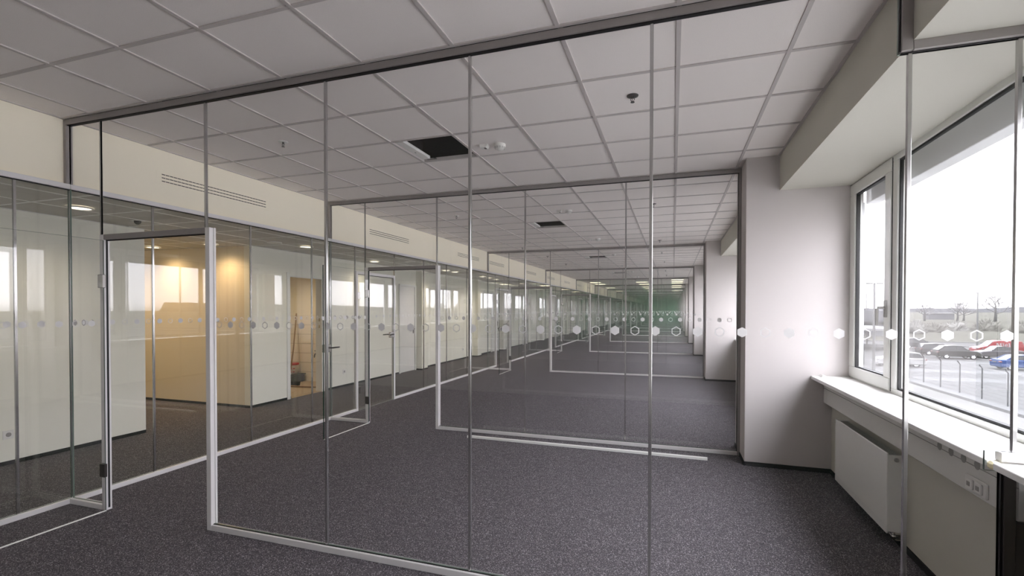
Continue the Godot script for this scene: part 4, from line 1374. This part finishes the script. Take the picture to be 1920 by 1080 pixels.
func outdoors() -> void:
	var g := struct("ground")
	bx("car_park", Vector3(19.0, GROUND - 0.3, -112), Vector3(320, GROUND, -30), M.asphalt, g)
	bx("bounce_yard", Vector3(18.2, GROUND - 0.3, -30), Vector3(320, GROUND, 60), M.bounce_yard, g)  # added out of view as a reflector for the rooms
	bx("fields", Vector3(-500, GROUND - 0.5, -1500), Vector3(1500, GROUND - 0.05, -112), M.field, g)
	bx("added_apron", Vector3(1.8, GROUND - 0.3, -112), Vector3(9.0, GROUND, 40), M.bounce_apron, g)  # added below the windows, unseen, to send light up to the ceiling
	bx("verge", Vector3(9.0, GROUND - 0.3, -112), Vector3(18.2, GROUND - 0.01, -26), M.gravel, g)
	bx("forecourt", Vector3(9.0, GROUND - 0.3, -26), Vector3(18.2, GROUND - 0.005, 60), M.bounce_apron, g)
	bx("paving_strip", Vector3(18.2, GROUND - 0.3, -112), Vector3(19.0, GROUND + 0.0, -30), M.pale_paving, g)
	bx("kerb", Vector3(27.0, GROUND, -104.3), Vector3(150, GROUND + 0.14, -103.8), M.kerb, g)
	bx("kerb", Vector3(27.0, GROUND, -92.6), Vector3(150, GROUND + 0.12, -92.2), M.kerb, g)
	for z in [-66.6, -56.5, -50.0]:
		bx("pale_lane", Vector3(19.4, GROUND, z), Vector3(60, GROUND + 0.006, z + 2.4), M.pale_paving, g)
	# rising bank and field behind the road
	var bank := mb()
	prism(bank, PackedVector2Array([Vector2(105.0, GROUND - 0.2), Vector2(116, -3.2), Vector2(135, -2.4), Vector2(160, -1.5), Vector2(640, -0.9), Vector2(640, GROUND - 0.4)]), -200.0, 420.0)
	var bo := obj("bank", bank, M.field, g)
	bo.rotation.y = PI / 2
	# wooded ridge on the skyline
	var ridge := struct("hills")
	var nz := FastNoiseLite.new()
	nz.seed = 4
	nz.frequency = 0.012
	var st := mb()
	var prev := []
	var X := -200.0
	while X < 900.0:
		var hgt := 2.6 + 3.0 * nz.get_noise_1d(X * 0.3) + 2.2 * nz.get_noise_1d(X * 3.0 + 50.0) + maxf(0.0, (X - 330.0) * 0.02)
		var row := [Vector3(X, -3.0, -640.0), Vector3(X, hgt, -650.0 - 6.0 * nz.get_noise_1d(X * 5.0)), Vector3(X, hgt * 0.8, -700.0), Vector3(X, -3.0, -720.0)]
		if prev:
			for k in 3:
				quad(st, prev[k], prev[k + 1], row[k + 1], row[k])
		prev = row
		X += 4.0
	obj("wooded_ridge", st, M.far_wood, ridge)
	# fence along the verge
	var fp := thing("fence", "grey steel mesh fence with angled post tops along the car park edge", "fence", Vector3(18.95, GROUND, -43.7))
	var post := mb()
	tube(post, [Vector3(0, 0, 0), Vector3(0, 1.98, 0), Vector3(-0.16, 2.22, 0.0)], [0.035, 0.035, 0.035], 6)
	var pm := commit(post)
	for k in range(-8, 14):
		put("post", pm, M.fence_steel, fp, Vector3(0, 0, -2.52 * k))
	var wr := mb()
	for k in 9:
		box(wr, Vector3(-0.002, 0.12 + 0.22 * k, -34.0), Vector3(0.002, 0.124 + 0.22 * k, 20.0))
	stuff(obj("mesh_wires", wr, M.fence_steel, fp))
	# vehicles
	car("white hatchback beyond the fence, partly behind the window mullion", "car_white", Vector2(21.85, -58.6), -1, "hatch", 4.15)
	car("graphite estate car facing right, behind the black car", "car_graphite", Vector2(32.3, -74.9), 1, "estate", 4.5)
	car("black low SUV facing right in the middle of the car park", "car_black", Vector2(31.75, -69.9), 1, "suv", 4.15)
	car("bright blue saloon facing right at the right edge of the window view", "car_blue", Vector2(31.95, -58.7), 1, "sedan", 4.4)
	car("dark silver saloon facing left between the red van and the blue car", "car_silver", Vector2(36.6, -71.9), -1, "sedan", 4.3)
	car("dark SUV parked at the white canopy, above the graphite estate", "car_graphite", Vector2(34.6, -86.5), 1, "suv", 4.3)
	car("red car at the right edge, behind the blue saloon", "car_red", Vector2(41.6, -71.2), -1, "hatch", 4.2)
	van_lettering(car("red van with large white lettering on its side", "car_red", Vector2(38.9, -76.6), -1, "van", 4.7))
	mast("tall lamp mast seen through the opening window sash", Vector3(18.2, GROUND, -54.0), 8.3)
	mast("tall twin lamp mast in front of the bare trees", Vector3(42.3, GROUND, -87.6), 8.3)
	mast("distant lamp mast on the skyline behind the flat canopy", Vector3(52.0, GROUND, -160.0), 10.5)
	# flat white canopy with posts
	var c := thing("canopy", "flat white canopy roof on posts at the left of the car park", "canopy", Vector3(19.5, GROUND, -86.0))
	bx("roof_slab", Vector3(0, 2.75, -8.0), Vector3(11.6, 3.15, 6.0), M.white_roof, c, 0.05)
	for x in [4.0, 11.0]:
		for z in [5.4, -7.4]:
			bx("post", Vector3(x - 0.1, 0, z - 0.1), Vector3(x + 0.1, 2.75, z + 0.1), M.mast, c)
	bx("side_screen", Vector3(0.4, 0.2, -7.6), Vector3(9.5, 1.9, -7.5), M.cladding, c)
	# grey hall behind
	var b := thing("warehouse", "long grey metal hall behind the white canopy", "building", Vector3(20.0, GROUND, -112.0))
	bx("upper_wall", Vector3(0, 3.4, -12), Vector3(23.6, 5.6, 0), M.cladding, b)
	bx("lower_wall", Vector3(0.2, 0, -11.9), Vector3(23.5, 3.4, -0.2), M.dark_cladding, b)
	bx("dark_band", Vector3(0.1, 3.1, -0.2), Vector3(23.55, 3.4, -0.1), M.fence_steel, b)
	for k in 3:
		bx("gate", Vector3(3.0 + 7 * k, 0, -0.2), Vector3(6.6 + 7 * k, 2.7, -0.12), M.cladding, b)
	var h := thing("far_house", "small pale building between the bare trees on the skyline", "building", Vector3(77.5, -1.5, -186.0))
	bx("wall", Vector3(0, 0, -4), Vector3(6.5, 1.9, 0), M.cladding, h)
	bx("roof", Vector3(-0.2, 1.9, -4.2), Vector3(6.7, 2.3, 0.2), M.white_roof, h)
	# red brick block outside to the right, seen mirrored in the corridor glazing
	var rb := thing("brick_block", "red brick tower block seen mirrored in the corridor glass", "building", Vector3(122.0, GROUND, -118.0))
	bx("walls", Vector3(0, 0, -14), Vector3(12, 19, 0), M.brick_red, rb)
	for k in 5:
		bx("window_band", Vector3(-0.05, 3.0 + 3.0 * k, -12.5), Vector3(0.02, 4.4 + 3.0 * k, -1.5), M.car_glass, rb)
	bx("parapet", Vector3(-0.2, 19, -14.2), Vector3(12.2, 19.6, 0.2), M.kerb, rb)
	tree("bare rounded tree on the skyline, leftmost of the four beside the window mullion", Vector3(66.0, -1.5, -161), 5.4, 31, 0.22)
	tree("bare tree on the skyline, second from the left", Vector3(72.0, -1.5, -158), 6.0, 32, 0.22)
	tree("bare tree on the skyline, close beside the lamp mast on its left", Vector3(77.5, -1.5, -167), 5.8, 33, 0.2)
	tree("tallest bare tree, right of the lamp mast", Vector3(81.0, -1.5, -160), 8.0, 34, 0.3)
	var sh := [[47.0, -117.5, 3.6, 3.0, 1], [51.5, -121.0, 5.4, 2.3, 0], [56.6, -125.5, 5.6, 2.7, 1], [62.5, -126, 5.6, 2.9, 0], [66.4, -122, 5.0, 2.6, 0], [69.6, -118.5, 2.8, 2.4, 1]]
	var sn := ["pale shrub beside the grey hall", "low brown shrub", "pale broad shrub", "middle brown shrub, left of the lamp mast", "brown shrub right of the lamp mast", "pale round shrub, rightmost"]
	for k in sh.size():
		bush("%s on the bank beyond the car park road" % sn[k], Vector3(sh[k][0], -3.1, sh[k][1]), Vector3(sh[k][2], sh[k][3], 3.4), M.pale_shrub if sh[k][4] else M.shrub, 60 + k)

# ------------------------------------------------------------------ scene
func _ready() -> void:
	# camera: a level 16 mm lens, shifted
	var f := 900.18
	var cam := Camera3D.new()
	cam.name = "camera"
	cam.projection = Camera3D.PROJECTION_FRUSTUM
	cam.keep_aspect = Camera3D.KEEP_HEIGHT
	cam.near = 0.05
	cam.far = 3000.0
	cam.size = 0.05 * 1080.0 / f
	cam.frustum_offset = Vector2(0.05 * (960.0 - 967.96) / f, 0.05 * (592.1 - 540.0) / f)
	cam.position = Vector3(0, 1.526, 0)
	cam.basis = Basis(Vector3.UP, 0.3156) * Basis(Vector3.RIGHT, -0.013) * Basis(Vector3.BACK, 0.0014)
	cam.current = true
	add_child(cam)
	var env := Environment.new()
	env.background_mode = Environment.BG_SKY
	var sky := Sky.new()
	var sm := ProceduralSkyMaterial.new()
	sm.sky_top_color = Color(0.95, 0.96, 1.0)
	sm.sky_horizon_color = Color(0.605, 0.598, 0.612)
	sm.sky_curve = 0.6
	sm.ground_horizon_color = Color(0.38, 0.375, 0.37)
	sm.ground_bottom_color = Color(0.36, 0.355, 0.35)
	sky.sky_material = sm
	env.sky = sky
	env.background_energy_multiplier = 1.0
	env.tonemap_mode = Environment.TONE_MAPPER_LINEAR
	env.tonemap_exposure = 19.5
	env.sdfgi_enabled = true
	env.ssao_enabled = true
	env.ssil_enabled = true
	var we := WorldEnvironment.new()
	we.name = "environment"
	we.environment = env
	add_child(we)
	materials()
	hexagons()
	# shell
	var fl := struct("floor")
	bx("carpet", Vector3(-10.3, -0.15, ZEND), Vector3(1.6, 0.0, ZBACK), M.carpet, fl)
	ceiling_shell()
	corridor()
	window_wall()
	var wb := struct("wall_back")
	bx("wall", Vector3(-10.5, 0, ZBACK), Vector3(1.8, 3.5, ZBACK + 0.15), M.white_paint, wb)
	var wf := struct("wall_far")
	bx("wall", Vector3(-10.5, 0, ZEND - 0.15), Vector3(1.8, 3.5, ZEND), M.white_paint, wf)
	# glazing
	for i in PZ.size():
		partition(i)
	corridor_glazing(0, ZBACK, PZ[0] - 0.028, [2.15, 1.07, -0.01, -1.09, -2.17], Vector2.ZERO)
	corridor_glazing(1, PZ[0] - 0.028, PZ[1] - 0.028, [-3.136, -4.20, -5.158], Vector2.ZERO)
	for i in range(1, PZ.size()):
		var z0: float = PZ[i]
		var z1: float = PZ[i + 1] if i + 1 < PZ.size() else ZEND
		corridor_glazing(i + 1, z0 - 0.028, z1 - 0.028 if i + 1 < PZ.size() else z1, [z0 - 0.58, z0 - 1.64, z0 - 2.65, z0 - 3.62, z0 - 4.66], Vector2(z0 - 0.575, z0 - 1.625))
	radiator()
	sill_details()
	air_vents()
	ceiling_devices()
	# loose aluminium profile lying on the carpet before the second partition
	var sp := mb()
	prism(sp, PackedVector2Array([Vector2(-0.022, 0.0), Vector2(0.022, 0.0), Vector2(0.022, 0.022), Vector2(0.018, 0.024), Vector2(-0.018, 0.024), Vector2(-0.022, 0.022)]), -1.33, 1.33)
	var s := put("metal_strip", commit(sp), M.window_plastic, self, Vector3(-0.99, 0.001, -5.235), PI / 2 - 0.012)
	tag(s, "loose aluminium rail lying on the carpet in front of the second partition", "metal rail")
	outdoors()
